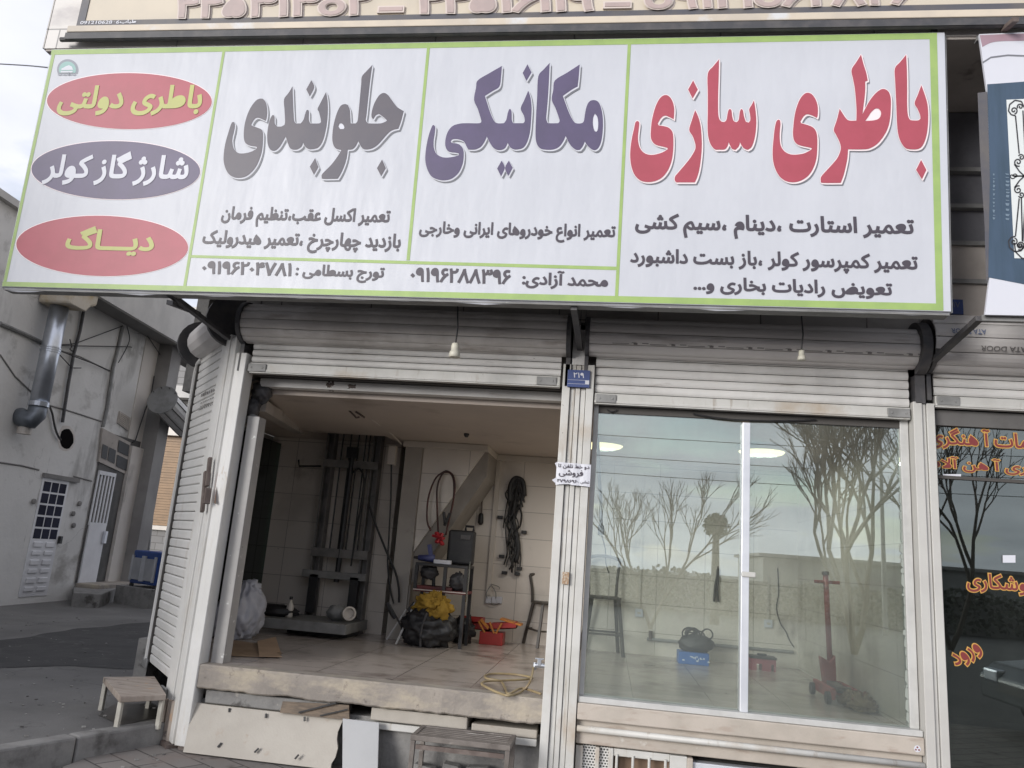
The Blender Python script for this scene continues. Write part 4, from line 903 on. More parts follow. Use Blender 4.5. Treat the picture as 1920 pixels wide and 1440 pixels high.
# ---------------------------------------------------------------- number plates, notice, lamp holders
M['plate_blue'] = mat('plate_blue', (.045, .075, .22), (.04, .065, .19), s=9, rough=.4)
pl = thing('number_plate', 'small blue house number plate 219 screwed to the pillar between the shutters', 'number plate', P(1085, 727, 5.96))
a, b = P(1065, 693, 5.955), P(1105, 727, 5.955)
MB().box(a.x, b.x, 5.952, 5.967, b.z, a.z).build('plate', M['plate_blue'], pl, bevel=.002)
w = b.x-a.x; h = a.z-b.z
mb = MB(); put_text(mb, '۲۱۹', (a.x+w*.26, 5.950, a.z-h*.46), (w*.48, 0, 0), (0, 0, h*.30), .01)
mb.box(a.x+.004, b.x-.004, 5.9505, 5.953, b.z+h*.40, b.z+h*.415); mb.box(a.x+.004, b.x-w*.2, 5.9505, 5.953, b.z+h*.18, b.z+h*.195); mb.box(b.x-w*.2, b.x-.004, 5.9505, 5.953, b.z+h*.18, b.z+h*.40)
mb.build('lettering', M['white_ink'], pl)
pl = thing('number_plate', 'blue house number plate half hidden behind the right edge of the big sign', 'number plate', P(1790, 580, 6.05))
a, b = P(1766, 561, 6.05), P(1806, 583, 6.05); MB().box(a.x, b.x, 6.045, 6.06, b.z-.03, a.z).build('plate', M['plate_blue'], pl)
w = b.x-a.x; h = a.z-b.z
mb = MB(); put_text(mb, '۲۱۷', (a.x+w*.3, 6.043, a.z-h*.72), (w*.55, 0, 0), (0, 0, h*.5), .005); mb.build('lettering', M['shadowink'], pl)
nt_ = thing('paper_notice', 'torn white paper notice with black Persian print stuck round the middle pillar', 'notice', P(1075, 915, 5.96))
a, b = P(1044, 866, 5.955), P(1106, 913, 5.955); mb = MB(); n = 10
for i in range(n):
    u, u2 = i/n, (i+1)/n; yy = lambda t: 5.958-.005*abs(math.sin(t*9)); x_ = lambda t: a.x+(b.x-a.x)*t
    lo = lambda t: b.z+.012*math.sin(t*3.1)*(1 if t < .5 else .4); q = len(mb.v)
    mb.v += [V((x_(u), yy(u), lo(u))), V((x_(u2), yy(u2), lo(u2))), V((x_(u2), yy(u2), a.z-.006*u2)), V((x_(u), yy(u), a.z-.006*u))]; mb.f.append([q, q+1, q+2, q+3])
mb.prism([(a.x-.03, 5.955, b.z+.035), (a.x+.01, 5.957, b.z+.005), (a.x+.01, 5.957, b.z+.06)], (0, .002, 0)); mb.prism([(a.x-.015, 5.955, a.z-.01), (a.x+.005, 5.957, a.z-.05), (a.x+.005, 5.957, a.z)], (0, .002, 0))
mb.build('paper', M['white_ink'], nt_)
w = b.x-a.x; h = a.z-b.z; mb = MB()
for (s, u0, u1, v0, v1) in (('دو خط تلفن تا', .05, .95, .72, .94), ('فروشی', .08, .78, .36, .70), ('تماس', .72, .97, .10, .26), ('۴۷۹۸۶۹۶۰', .04, .66, .12, .26)):
    put_text(mb, s, (a.x+w*u0, 5.949, b.z+h*v0), (w*(u1-u0), 0, 0), (0, 0, h*(v1-v0)), .015)
mb.build('lettering', M['ink'], nt_)
M['lampholder'] = mat('lampholder_plastic', (.62, .60, .50), (.55, .53, .45), s=6, rough=.45)
def holder(lbl, px, pt, pb, y, k=1.0):
    t, b = P(px[0], pt, y), P(px[1], pb, y); h = thing('lamp_holder', lbl, 'lamp holder', b, 'empty lamp holders hanging from the sign')
    MB().tube([t, t.lerp(b, .5)+V((.012, 0, 0)), b+V((0, 0, .05))], .006, 6).build('cord', M['black'], h)
    MB().lathe([(r_*k, h_*k) for r_, h_ in ((.010, .05), (.022, .046), (.025, .03), (.024, .0), (.031, -.004), (.036, -.04), (.028, -.042))], b, 14).build('socket', M['lampholder'], h, smooth=True)
holder('white lamp holder hanging in front of the left shutter roll', (858, 853), 572, 658, 5.55, 1.25)
holder('grubby lamp holder hanging in front of the window shutter roll', (1502, 1503), 585, 667, 5.6, .85)
# ---------------------------------------------------------------- things lying and leaning in front of the steps
o = MB(); a, b = P(345, 1398, 5.90), P(628, 1436, 5.90); tla, trb = P(363, 1319, 6.03), P(643, 1354, 6.03)
ys = lambda z: 5.90+.13*(z-.012)/.323
pts = [V((x_, ys(z_), z_)) for x_, z_ in ((a.x, .012), (b.x-.03, .012), (b.x-.035, .045), (b.x-.015, .09), (b.x-.012, .15), (trb.x-.015, .20), (trb.x-.02, .25), (trb.x, .335), (tla.x, .335))]
cp = o.prism(pts, (0, .022, .002)).build('stone_slab', M['cream'], None)
tag(cp, 'long cream stone slab with drilled slots leaning on the steps', 'stone slab')
mb = MB()
for (px, py, px2, py2) in ((430, 1328, 430, 1335), (499, 1338, 498, 1346), (571, 1344, 571, 1352), (415, 1393, 408, 1401), (485, 1403, 477, 1411), (560, 1415, 553, 1423)):
    t = lambda py_: 5.90+.13*max(0, min(1, (1420-py_)/85))
    p, q = P(px, py, t(py)-.016), P(px2, py2, t(py2)-.016); mb.bar(p, q, .012, .012, up=(0, 1, 0))
s_ = mb.build('slot', M['black'], cp)
a, b, c, d = P(643, 1439, 5.86), P(710, 1438, 5.86), P(711, 1352, 5.99), P(642, 1350, 5.99)
zt_ = (c.z+d.z)/2; cp = MB().prism([V((a.x, 5.86, .003)), V((b.x, 5.86, .003)), V((c.x, 5.99, zt_)), V((d.x, 5.99, zt_))], (0, .014, .0)).build('wall_tile', mat('white_tile', (.38, .385, .39), (.355, .36, .365), s=3, rough=.3, layers=(((.35, .33, .3), 12, .68, .74, None),)), None, bevel=.003)
tag(cp, 'clean white tile leaning upright against the steps beside the cream slab', 'tile')
a, b, c, d = P(524, 1340, 6.0), P(655, 1349, 6.0), P(654, 1322, 6.015), P(530, 1315, 6.015)
cp = MB().prism([V((a.x, 6.0, .338)), V((b.x, 6.0, .338)), c, d], (0, .018, 0)).build('wood_board', mat('brown_board_grain', (.16, .115, .075), (.09, .065, .045), s=6, rough=.6, stretch=(1.5, 1, 9)), None)
tag(cp, 'narrow brown wooden board tucked under the floor slab above the cream slab', 'board')
mb = MB().bar(P(560, 1336, 5.99), P(630, 1318, 5.99), .004, .012).bar(P(600, 1342, 5.99), P(652, 1330, 5.99), .004, .01).build('groove', M['black'], cp)
# steel slatted bench in front
bs = thing('slatted_bench', 'dark steel slatted bench standing against the steps', 'bench', P(860, 1440, 5.75))
A, B_, C_, D_ = P(770, 1377, 5.62), P(957, 1399, 5.62), P(952, 1359, 5.97), P(783, 1344, 5.97)
zt = (A.z+B_.z)/2; xl, xr = A.x, B_.x; yf, yb2 = 5.62, 5.97
for p in (A, B_, C_, D_): p.z = zt
M['bench_steel'] = mat('bench_steel', (.17, .15, .135), (.11, .095, .085), s=7, rough=.55, bump=.12, bs=30, layers=(((.42, .40, .37), 11, .62, .72, (.4, 3, 1)),))
mb = MB().box(xl, xr, yf, yf+.035, zt-.035, zt).box(xl, xr, yb2-.035, yb2, zt-.035, zt).box(xl, xl+.03, yf+.036, yb2-.036, zt-.035, zt).box(xr-.03, xr, yf+.036, yb2-.036, zt-.035, zt)
mb.build('seat_frame', M['bench_steel'], bs, bevel=.003)
mb = MB()
for k in range(5): y = yf+.055+k*.052; mb.box(xl+.031, xr-.031, y, y+.034, zt-.022, zt-.004)
mb.build('seat_slats', M['bench_steel'], bs, bevel=.003)
for x_ in (xl+.002, xr-.034):
    for y in (yf+.002, yb2-.034): MB().box(x_, x_+.032, y, y+.032, 0, zt-.036).build('leg', M['bench_steel'], bs, bevel=.003)
MB().box(xl+.04, xr-.04, yf+.008, yf+.026, zt-.09, zt-.06).build('rail', M['rust_steel'], bs)
# rubble of broken bricks under the bench
br = MB(); r2 = random.Random(4)
for k in range(9):
    x_ = -1.25+k*.095; zz_ = r2.choice((.0, .0, .06)); c = V((x_, 6.0+r2.uniform(-.03, .03), .03+zz_)); sx, sy, sz = r2.uniform(.05, .09), .05, r2.uniform(.03, .055); a = r2.uniform(-.4, .4)
    pp = [c+V((u*sx*math.cos(a)+r2.uniform(-.01, .01), v_*sy, w_*sz+u*sx*math.sin(a)*.5)) for w_ in (-1, 1) for (u, v_) in ((-1, -1), (1, -1), (1, 1), (-1, 1))]
    if min(p.z for p in pp) < .002:
        s = .002-min(p.z for p in pp); pp = [p+V((0, 0, s)) for p in pp]
    br.hexa(pp)
o = br.build('rubble', M['grey_conc'], None, bevel=.006); tag(o, 'broken grey masonry rubble heaped under the steel bench', 'rubble', kind='stuff')
# wooden bench at the kerb
M['old_wood'] = mat('weathered_wood', (.36, .31, .265), (.27, .225, .19), s=4, rough=.75, bump=.3, bs=40, stretch=(1, 4, 1), layers=(((.45, .27, .15), 6, .6, .72, None), ((.12, .10, .09), 9, .62, .7, None)))
wb = thing('wooden_bench', 'small weathered wooden bench with pale legs beside the kerb', 'bench', PZ(215, 1362, .12))
f1, f2 = PZ(213, 1366, .15), PZ(190, 1338, .12)
zt = P(226, 1306, f1.y).z; 
pA, pB, pC, pD = PZ(226, 1306, zt), PZ(312, 1302, zt), PZ(290, 1268, zt), PZ(194, 1269, zt)
th = .045; MB().prism([V((p.x, p.y, zt-th)) for p in (pA, pB, pC, pD)], (0, 0, th)).build('seat', M['old_wood'], wb, bevel=.006)
ins = [p.lerp((pA+pB+pC+pD)/4, .10) for p in (pA, pB, pC, pD)]
for i, p in enumerate(ins):
    g = .115
    MB().bar((p.x, p.y, g), (p.x, p.y, zt-th), .034, .034).build('leg', mat('pale_leg', (.50, .48, .42), (.40, .38, .33), s=8, rough=.6) if i == 0 else bpy.data.materials['pale_leg'], wb, bevel=.003)
bk = MB()
for k, (px, y_) in enumerate(((296, 6.12), (306, 6.1), (313, 6.08))):
    p = P(px, 1400, y_); bk.box(p.x-.02, p.x+.012, y_, y_+.03, .0, .32)
o = bk.build('plank_stack', M['old_wood'], None, bevel=.003); tag(o, 'short upright planks wedged behind the white corner guide foot', 'planks')
# hose and tap beside the pillar
hs = thing('garden_hose', 'yellowish garden hose coiled on the shop floor below the tap', 'hose', PZ(950, 1290, FL))
M['hose'] = mat('hose_rubber', (.34, .27, .15), (.25, .19, .11), s=8, rough=.4)
def cr_path(pts, n=8):
    pts = [V(p) for p in pts]; out = []
    for i in range(len(pts)-1):
        p0, p1, p2, p3 = pts[max(i-1, 0)], pts[i], pts[i+1], pts[min(i+2, len(pts)-1)]
        for k in range(n):
            t = k/n; out.append(.5*(2*p1+(p2-p0)*t+(2*p0-5*p1+4*p2-p3)*t*t+(3*p1-p0-3*p2+p3)*t**3))
    return out+[pts[-1]]
hz = FL+.014
tap = P(1000, 1249, 6.42)
pth = [tap+V((0, 0, -.01)), P(1000, 1255, 6.38), P(993, 1280, 6.2)]+[PZ(*q, hz) for q in ((978, 1296), (955, 1304), (935, 1299))]+[PZ(q[0], q[1], hz+.012) for q in ((915, 1290), (903, 1282), (912, 1277), (940, 1276), (985, 1274))]+[PZ(q[0], q[1], hz) for q in ((998, 1271), (970, 1265), (930, 1263), (911, 1266), (913, 1272), (938, 1277), (947, 1290), (953, 1301))]+[PZ(q[0], q[1], hz+.01) for q in ((975, 1291), (990, 1293), (1014, 1301))]
MB().tube(cr_path(pth), .009, 8).build('hose', M['hose'], hs, smooth=True)
wp = thing('water_tap', 'pipe stub with metal tap beside the middle pillar', 'tap', P(1022, 1255, 6.42))
tp = P(1003, 1247, 6.42); p0 = V((tp.x+.10, 6.42, FL)); 
MB().tube([(p0.x, 6.42, FL), (p0.x, 6.42, FL+.62), (p0.x+.06, 6.42, FL+.66)], .022, 10).build('pipe', M['trunk'], wp)
mb = MB().tube([(p0.x, 6.42, tp.z), (tp.x, 6.42, tp.z)], .02, 10).tube([(tp.x, 6.42, tp.z+.02), (tp.x, 6.42, tp.z-.035)], .017, 10).box(tp.x+.02, tp.x+.05, 6.40, 6.44, tp.z+.0, tp.z+.045).box(tp.x+.0, tp.x+.07, 6.41, 6.43, tp.z+.045, tp.z+.055)
mb.build('valve', M['galv'], wp, bevel=.003)
# ---------------------------------------------------------------- inside the repair bay
sk = thing('sack', 'stuffed pale grey plastic sack beside the left post', 'sack', PZ(455, 1200, FL))
M['sack'] = mat('sack_plastic', (.50, .51, .56), (.42, .43, .48), s=3, rough=.5, bump=.5, bs=16)
cs = PZ(441, 1198, FL); w = .30
def sackfn(p):
    t = (p.z+.36)/.72; k = 1.12-.45*max(0, t-.35)+.05*math.sin(p.x*18+p.z*9); tw = .05*math.sin(p.z*7)
    return V((p.x*k+tw-.02*t, p.y*k, p.z*1.0+.03*math.sin(p.x*13)*(t > .6)))
MB().blob((cs.x-.02, cs.y+.05, FL+.24), (.25, .22, .30), .12, 2.2, 3, 72, 48, flat=FL+.003, fn=sackfn, fold=.22).build('sack_body', M['sack'], sk, smooth=True)
MB().blob((cs.x+.06, cs.y+.05, FL+.50), (.09, .08, .07), .5, 3, 8, 20, 14).build('knot', M['sack'], sk, smooth=True)
cb = thing('cardboard', 'flattened brown cardboard lying at the edge of the shop floor', 'cardboard', PZ(470, 1220, FL))
M['card'] = mat('cardboard', (.30, .21, .135), (.24, .165, .105), s=4, rough=.85); M['card2'] = mat('cardboard_light', (.42, .29, .19), (.36, .25, .165), s=4, rough=.85)
c0 = [PZ(*q, FL+.006) for q in ((408, 1229), (520, 1233), (528, 1226), (515, 1203), (480, 1207), (425, 1200), (408, 1205))]
MB().prism(c0, (0, 0, .006)).build('sheet', M['card'], cb)
c1 = [PZ(*q, FL+.014) for q in ((486, 1231), (529, 1232), (518, 1224), (525, 1221), (516, 1201), (482, 1207))]
c1[4] += V((0, 0, .03)); c1[5] += V((0, 0, .02))
MB().prism(c1, (0, 0, .005)).build('flap', M['card2'], cb)
# lift
M['lift_steel'] = mat('lift_steel', (.21, .20, .19), (.14, .135, .13), s=6, rough=.55, bump=.1, layers=(((.25, .24, .22), 9, .62, .72, None),))
lf = thing('goods_lift', 'dark steel goods lift with chains and rails against the tiled wall', 'lift', P(620, 1160, 8.9))
yl = 8.95
def upr(xt, xb, w, m):
    a, b = P(xt[0], xt[1], yl), P(xb[0], xb[1], yl); x = (a.x+b.x)/2; return x
xL = P(598, 1000, yl).x; xR = P(688, 1000, yl).x
for x in (xL, xR):
    s = 1 if x == xL else -1
    mb = MB().box(x-.05, x+.05, yl+.09, yl+.12, FL, 4.2).box(x-.05, x-.035, yl-.0, yl+.09, FL, 4.2).box(x+.035, x+.05, yl-.0, yl+.09, FL, 4.2)
    mb.build('mast', M['lift_steel'], lf)
def zz2(py, x=640): return P(x, py, yl).z
for (py, h, d) in ((870, .09, -.03), (1038, .10, -.05)): z = zz2(py); MB().box(xL-.05, xR+.05, yl+d, yl+d+.05, z-h/2, z+h/2).build('crossbeam', M['lift_steel'], lf)
z = zz2(1080); MB().box(xL-.1, xR+.08, yl-.12, yl-.05, z-.035, z+.045).build('crossbeam', M['grey_steel'], lf, bevel=.005)
xm = (xL+xR)/2
MB().tube([(xm+.01, yl-.02, zz2(845)), (xm-.0, yl-.02, zz2(1092))], .032, 10).box(xm-.06, xm+.07, yl-.05, yl+.02, zz2(858), zz2(838)).build('ram', M['black'], lf)
for x in (xL+.16, xL+.26, xR-.23, xR-.14, xR-.09): MB().tube([(x, yl-.01, zz2(1035)), (x, yl-.01, 4.1)], .009, 6).build('chain', M['black'], lf)
MB().tube(cr_path([(xR-.24, yl-.05, zz2(885)), (xR-.16, yl-.06, zz2(878)), (xR-.09, yl-.05, zz2(905)), (xR-.11, yl-.05, zz2(990)), (xR-.13, yl-.05, zz2(1060))]), .012, 6).build('hydraulic_hose', M['black'], lf)
a = P(571, 868, 9.05); MB().tube([P(560, 862, 9.0), P(561, 874, 9.0), P(602, 874, 9.0)], .012, 6).build('side_hook', M['black'], lf)
for x in (xL+.05, xR-.05): MB().box(x-.05, x+.05, yl-.12, yl-.06, FL+.2, z).build('fork', M['black'], lf)
pf0, pf1 = P(490, 1172, 8.2), P(649, 1178, 8.2); zt = PZ(648, 1170, 0).z
zp = P(649, 1172, 8.2).z
mb = MB().box(pf0.x, pf1.x, 8.2, 8.93, zp-.03, zp).box(pf0.x, pf1.x, 8.18, 8.21, zp-.10, zp+.004).box(pf1.x-.03, pf1.x+.004, 8.21, 8.93, zp-.10, zp+.004)
mb.build('platform', M['grey_steel'], lf, bevel=.004)
MB().box(xL-.05, xR+.05, 8.5, 8.9, FL, zp-.031).build('platform_base', M['black'], lf)
mb = MB(); a = P(628, 1163, 8.5); mb.blob((a.x, 8.55, zp+.085), (.12, .10, .085), .15, 3, 1, flat=zp); 
pu = thing('pump', 'grey pump with pale round outlet on the lift platform', 'pump', (a.x, 8.55, zp)); mb.build('pump_body', M['grey_steel'], pu, smooth=True)
p = P(655, 1151, 8.45); MB().lathe([(.05, -.02), (.075, 0), (.075, .06), (.055, .062), (.05, .02)], (p.x-.02, 8.47, p.z), 18, ax=(.5, -.8, .1)).build('outlet', M['trunk'], pu)
a = P(541, 1160, 8.45); bo = thing('bottle', 'small white bottle standing at the back of the lift platform', 'bottle', (a.x, 8.45, zp)); MB().lathe([(.035, 0), (.04, .02), (.04, .12), (.018, .16), (.016, .19)], (a.x, 8.45, zp), 14).build('bottle_body', M['trunk'], bo, smooth=True); MB().lathe([(.019, .19), (.019, .22)], (a.x, 8.45, zp), 12).build('cap', M['black'], bo)
o = MB().blob((P(505, 1160, 8.4).x, 8.5, zp+.05), (.28, .16, .07), .3, 3, 5, flat=zp).build('tarp', M['black'], None, smooth=True); tag(o, 'crumpled black sheet lying on the left end of the lift platform', 'tarp')
# folding stool with chrome legs
fs = thing('folding_chair', 'folded black chair with crossed chrome legs leaning near the pilaster', 'chair', PZ(745, 1207, FL))
def flr(px, py): return PZ(px, py, FL+.01)
a, b, c, d = flr(742, 1208), flr(768, 1203), P(778, 1131, 8.5), P(730, 1133, 8.5)
a2, b2 = flr(725, 1199), flr(757, 1190)
M['bright_leg'] = mat('bright_leg', (.72, .71, .70), rough=.3, metal=.25)
MB().tube([a, c], .011, 8).build('leg', M['bright_leg'], fs); MB().tube([b, d], .011, 8).build('leg', M['dark_steel'], fs)
MB().tube([a2, P(762, 1142, 8.62)], .010, 8).build('leg', M['bright_leg'], fs); MB().tube([b2, P(729, 1145, 8.62)], .011, 8).build('leg', M['black'], fs)
MB().bar(P(726, 1130, 8.5), P(741, 1160, 8.52), .035, .025, up=(0, 1, 0)).build('seat_bar', M['black'], fs, bevel=.006)
MB().bar(P(766, 1146, 8.54), P(779, 1131, 8.54), .06, .025, up=(0, 1, 0)).build('seat', M['black'], fs, bevel=.008)
# tool trolley
tr_ = thing('tool_trolley', 'dark metal tool trolley with two shelves under the sloping stair', 'trolley', PZ(835, 1195, FL))
yA, yB = 8.45, 8.85
XA, XB = P(779, 1060, yA).x, P(878, 1060, yA).x; zA, zB = P(830, 1058, yA).z, P(830, 1107, yA).z
MB().box(XA, XB, yA, yB, zA-.03, zA).build('shelf', M['black'], tr_, bevel=.004)
MB().box(XA, XB, yA, yB, zB-.03, zB).box(XA+.02, XA+.42, yA+.03, yB-.04, zB, zB+.03).build('shelf', mat('dark_red_shelf', (.14, .03, .03), (.09, .025, .025), s=5, rough=.6), tr_, bevel=.004)
MB().box(XA, XB, yA-.004, yA, zB-.016, zB-.006).build('shelf_edge', M['trunk'], tr_)
for x, y, zb_, zt_ in ((XA+.015, yA+.015, zB, zA), (XB-.25, yA+.02, FL, zA), (XB-.02, yA+.02, FL, zA), (XB-.02, yB-.02, FL, zA), (XA+.015, yB-.02, FL, zA)): MB().box(x-.018, x+.018, y-.018, y+.018, zb_, zt_-.03).build('leg', M['black'], tr_)
MB().tube([(XB+.01, yA, zB-.1), (XB+.015, yA, zA+.05)], .008, 6).build('handle', M['chrome'], tr_)
cA, cB = P(836, 1050, 8.72), P(891, 996, 8.72)
tc_ = thing('tool_case', 'black plastic tool case standing upright on the trolley', 'case', (cA.x, 8.72, zA))
MB().box(cA.x, cB.x, 8.72, 8.84, zA+.002, cB.z).build('shell', M['black'], tc_, bevel=.03, seg=3)
MB().box(cA.x+.15, cA.x+.26, 8.70, 8.72, cB.z-.10, cB.z-.05).build('label_plate', M['dark_steel'], tc_); MB().tube([(cB.x-.12, 8.78, cB.z), (cB.x-.12, 8.78, cB.z+.05), (cB.x-.03, 8.78, cB.z+.05), (cB.x-.03, 8.78, cB.z)], .015, 8).build('handle', M['black'], tc_)
a, b = P(812, 1053, yA), P(845, 1046, yA); ps = thing('power_strip', 'white power strip lying on the trolley top shelf', 'power strip', (a.x, yA+.06, zA))
MB().box(a.x, b.x, yA+.02, yA+.08, zA+.001, zA+.045).build('strip_body', M['white_ink'], ps, bevel=.004)
mb = MB()
for k in range(4): x = a.x+.03+k*.045; mb.cyl((x, yA+.05, zA+.045), (x, yA+.05, zA+.05), .014, 10)
mb.build('socket_holes', M['black'], ps)
a = P(795, 1052, yA); dr = thing('power_drill', 'blue power drill lying at the left end of the trolley', 'drill', (a.x, yA+.1, zA))
M['tool_blue'] = mat('tool_blue', (.06, .07, .19), rough=.5)
MB().tube([(a.x-.09, yA+.1, zA+.05), (a.x+.09, yA+.1, zA+.05)], [.03, .045], 12).build('drill_body', M['tool_blue'], dr, smooth=True); MB().tube([(a.x-.14, yA+.1, zA+.05), (a.x-.09, yA+.1, zA+.05)], .015, 8).build('chuck', M['black'], dr); MB().bar((a.x+.05, yA+.1, zA+.08), (a.x+.02, yA+.1, zA+.2), .05, .04).build('grip', M['tool_blue'], dr)
# clutter hanging under and on the shelves
r2 = random.Random(11)
a = P(795, 1085, yA); gr = thing('angle_grinder', 'dark power tool hanging between the two trolley shelves', 'grinder', (a.x, yA+.15, zA-.1)); MB().blob((a.x+.02, yA+.15, zA-.10), (.10, .06, .075), .3, 3, 6).build('motor_body', M['dark_steel'], gr, smooth=True); MB().tube([(a.x+.07, yA+.15, zA-.12), (a.x+.08, yA+.15, zB+.03)], .02, 8).build('shank', M['black'], gr)
o = MB().blob((XB-.12, yA+.15, zB+.09), (.10, .10, .10), .4, 4, 12).build('oil_can', M['dark_steel'], None, smooth=True); tag(o, 'dark rounded can on the right of the lower trolley shelf', 'can')
# jumper cable loop
jc = thing('jumper_cables', 'loop of dark jumper cables with red clamps hung on the sloping stair side', 'cables', P(835, 885, 8.75))
lp = [P(*q, 8.74) for q in ((822, 1000), (820, 960), (820, 915), (828, 891), (837, 885), (846, 889), (851, 905), (850, 940), (842, 975), (836, 1003))]
lp2 = [P(*q, 8.73) for q in ((808, 995), (801, 975), (803, 935), (815, 900), (830, 886), (840, 884), (850, 893), (853, 915), (848, 950), (841, 975))]
M['cable_red'] = mat('cable_dark_red', (.09, .03, .025), (.05, .03, .03), s=6, rough=.5)
MB().tube(cr_path(lp, 5), .011, 7).build('cable', M['cable_red'], jc, smooth=True); MB().tube(cr_path(lp2, 5), .011, 7).build('cable', M['cable_red'], jc, smooth=True)
M['clamp_red'] = mat('clamp_red', (.42, .03, .04), rough=.4)
for (q0, q1) in (((818, 998), (830, 1022)), ((829, 1000), (818, 1018)), ((812, 1004), (832, 1010))): MB().bar(P(*q0, 8.68), P(*q1, 8.62), .05, .03).build('clamp', M['clamp_red'], jc, bevel=.006)
for (q0, q1) in (((832, 960), (835, 985)), ((844, 962), (833, 986))): MB().bar(P(*q0, 8.7), P(*q1, 8.7), .04, .03).build('clamp', M['black'], jc, bevel=.006)
MB().tube([P(836, 884, 8.73), P(836, 882, 8.83)], .008, 6).build('hook', M['dark_steel'], jc)
# screwdriver and wiring loom on the back wall
sd = thing('screwdriver', 'black handled screwdriver hanging on the tiled wall', 'screwdriver', P(901, 984, YB-.02))
MB().tube([P(904, 937, YB-.03), P(903, 962, YB-.03)], .01, 6).build('blade', M['rust_steel'], sd); MB().tube([P(903, 962, YB-.04), P(902, 966, YB-.04), P(901, 980, YB-.04), P(901, 984, YB-.04)], [.018, .03, .035, .02], 10).build('handle', M['black'], sd, smooth=True)
wl = thing('wiring_loom', 'tangled black car wiring loom hanging on the tiled wall', 'wiring', P(965, 1078, YB-.05))
mb = MB(); r2 = random.Random(21); top = (969, 898)
for k in range(26):
    x = r2.uniform(950, 984); l = r2.choice((930, 960, 1000, 1030, 1060, 1075)); sg = r2.uniform(-1, 1)
    q = [(958+r2.uniform(-3, 3) if sg < 0 else 980+r2.uniform(-3, 3), 935+r2.uniform(-8, 8)), (968+sg*9, 905), (top[0]+r2.uniform(-3, 3), top[1]), (968-sg*8, 908)]
    y = 925
    xx = x
    while y < l:
        cx = 962 + (0 if y < 980 else (4 if y < 1040 else -4)); xx = cx+(xx-cx)*.75+r2.uniform(-8, 8); q.append((xx, y)); y += r2.uniform(10, 20)
    mb.tube(cr_path([P(a_, b_, YB-.03-.05*r2.random()) for a_, b_ in q], 3), r2.choice((.006, .008, .012)), 5)
mb.build('wires', M['black'], wl)
mb = MB().tube(cr_path([P(*q, YB-.06) for q in ((957, 940), (956, 915), (963, 899), (972, 897), (981, 905), (983, 930))], 4), .03, 8)
mb.tube(cr_path([P(*q, YB-.05) for q in ((972, 905), (966, 940), (963, 970), (968, 1000), (972, 1030), (966, 1055))], 4), [.03]*4+[.028]*4+[.022]*4+[.03]*4+[.03]*4+[.015], 8)
mb.build('bundle', M['black'], wl, smooth=True)
for q in ((946, 1074), (970, 1076), (974, 1066), (941, 1043), (983, 998), (938, 970)): p = P(*q, YB-.04); MB().box(p.x-.035, p.x+.03, YB-.06, YB-.01, p.z-.02, p.z+.02).build('plug', M['black'], wl, bevel=.005)
# conduit with socket outlets
so_ = thing('wall_sockets', 'row of white wall sockets at the foot of the conduit with loose wires', 'sockets', P(926, 1130, YB-.02))
a, b = P(931, 870, YB), P(921, 1108, YB); xk = (a.x+b.x)/2
MB().box(xk-.028, xk+.028, YB-.03, YB-.002, b.z-.05, CE-.08).build('conduit', M['trunk'], so_, bevel=.003)
for k, px in enumerate((916, 927, 937)): p = P(px, 1125, YB); MB().box(p.x-.033, p.x+.033, YB-.03, YB-.002, p.z-.04, p.z+.04).build('socket', M['white_ink'], so_, bevel=.006)
mb = MB()
for q in (((920, 1098), (912, 1112), (914, 1122)), ((920, 1095), (935, 1100), (936, 1105)), ((921, 1097), (929, 1110), (930, 1122)), ((916, 1130), (926, 1134), (937, 1131))): mb.tube(cr_path([P(*z_, YB-.035) for z_ in q], 4), .005, 5)
mb.build('wires', M['grey_steel'], so_)
# black power cable looping down the pilaster
pc = thing('power_cable', 'black cable hanging from the ceiling corner down the pilaster', 'cable', P(720, 1180, 8.7))
MB().tube(cr_path([P(*q, 8.72) for q in ((734, 860), (733, 930), (729, 1010), (727, 1060), (732, 1105), (738, 1132))], 5), .010, 6).build('cable', M['black'], pc)
MB().tube(cr_path([P(*q, 8.7) for q in ((693, 950), (705, 985), (725, 1035), (742, 1075), (748, 1105), (748, 1130))], 5), .013, 6).build('cable', M['black'], pc)
a = P(737, 840, 8.75); MB().box(a.x-.04, a.x+.05, 8.70, 8.78, a.z-.2, a.z+.02).build('junction_box', M['trunk'], pc, bevel=.005)
# ceiling wires and hooks
hk = thing('ceiling_hook', 'bent brown iron rod hanging from the shop ceiling', 'hook', P(665, 770, 7.0))
MB().tube([P(656, 738, 7.0), P(655, 770, 7.0), P(668, 783, 7.0), P(674, 782, 7.0)], .011, 6).tube([P(667, 772, 7.0), P(684, 783, 7.0)], .011, 6).build('rod', M['rust_steel'], hk)
ck = thing('ceiling_cable', 'pale cable strung along the shop ceiling from the header to the pilaster', 'cable', P(700, 800, 7.6))
MB().tube(cr_path([P(620, 732, 6.4), P(660, 758, 6.9), P(700, 788, 7.5), P(728, 808, 8.2), P(752, 832, 8.7)], 5), .010, 6).build('cable', M['trunk'], ck)
MB().tube(cr_path([P(503, 762, 8.0), P(560, 766, 8.0), P(650, 771, 8.0)], 4), .008, 5).build('cable', M['trunk'], ck)
cl_ = thing('bulb_socket', 'bare dark bulb socket hanging from the ceiling of the open bay', 'bulb socket', P(876, 815, 8.0))
MB().lathe([(.012, .04), (.028, .02), (.03, -.02), (.016, -.045)], P(875, 812, 8.0), 12).tube([P(875, 812, 8.0)+V((0, 0, .03)), (P(875, 812, 8.0).x, 8.0, CE)], .005, 5).build('socket', M['black'], cl_)
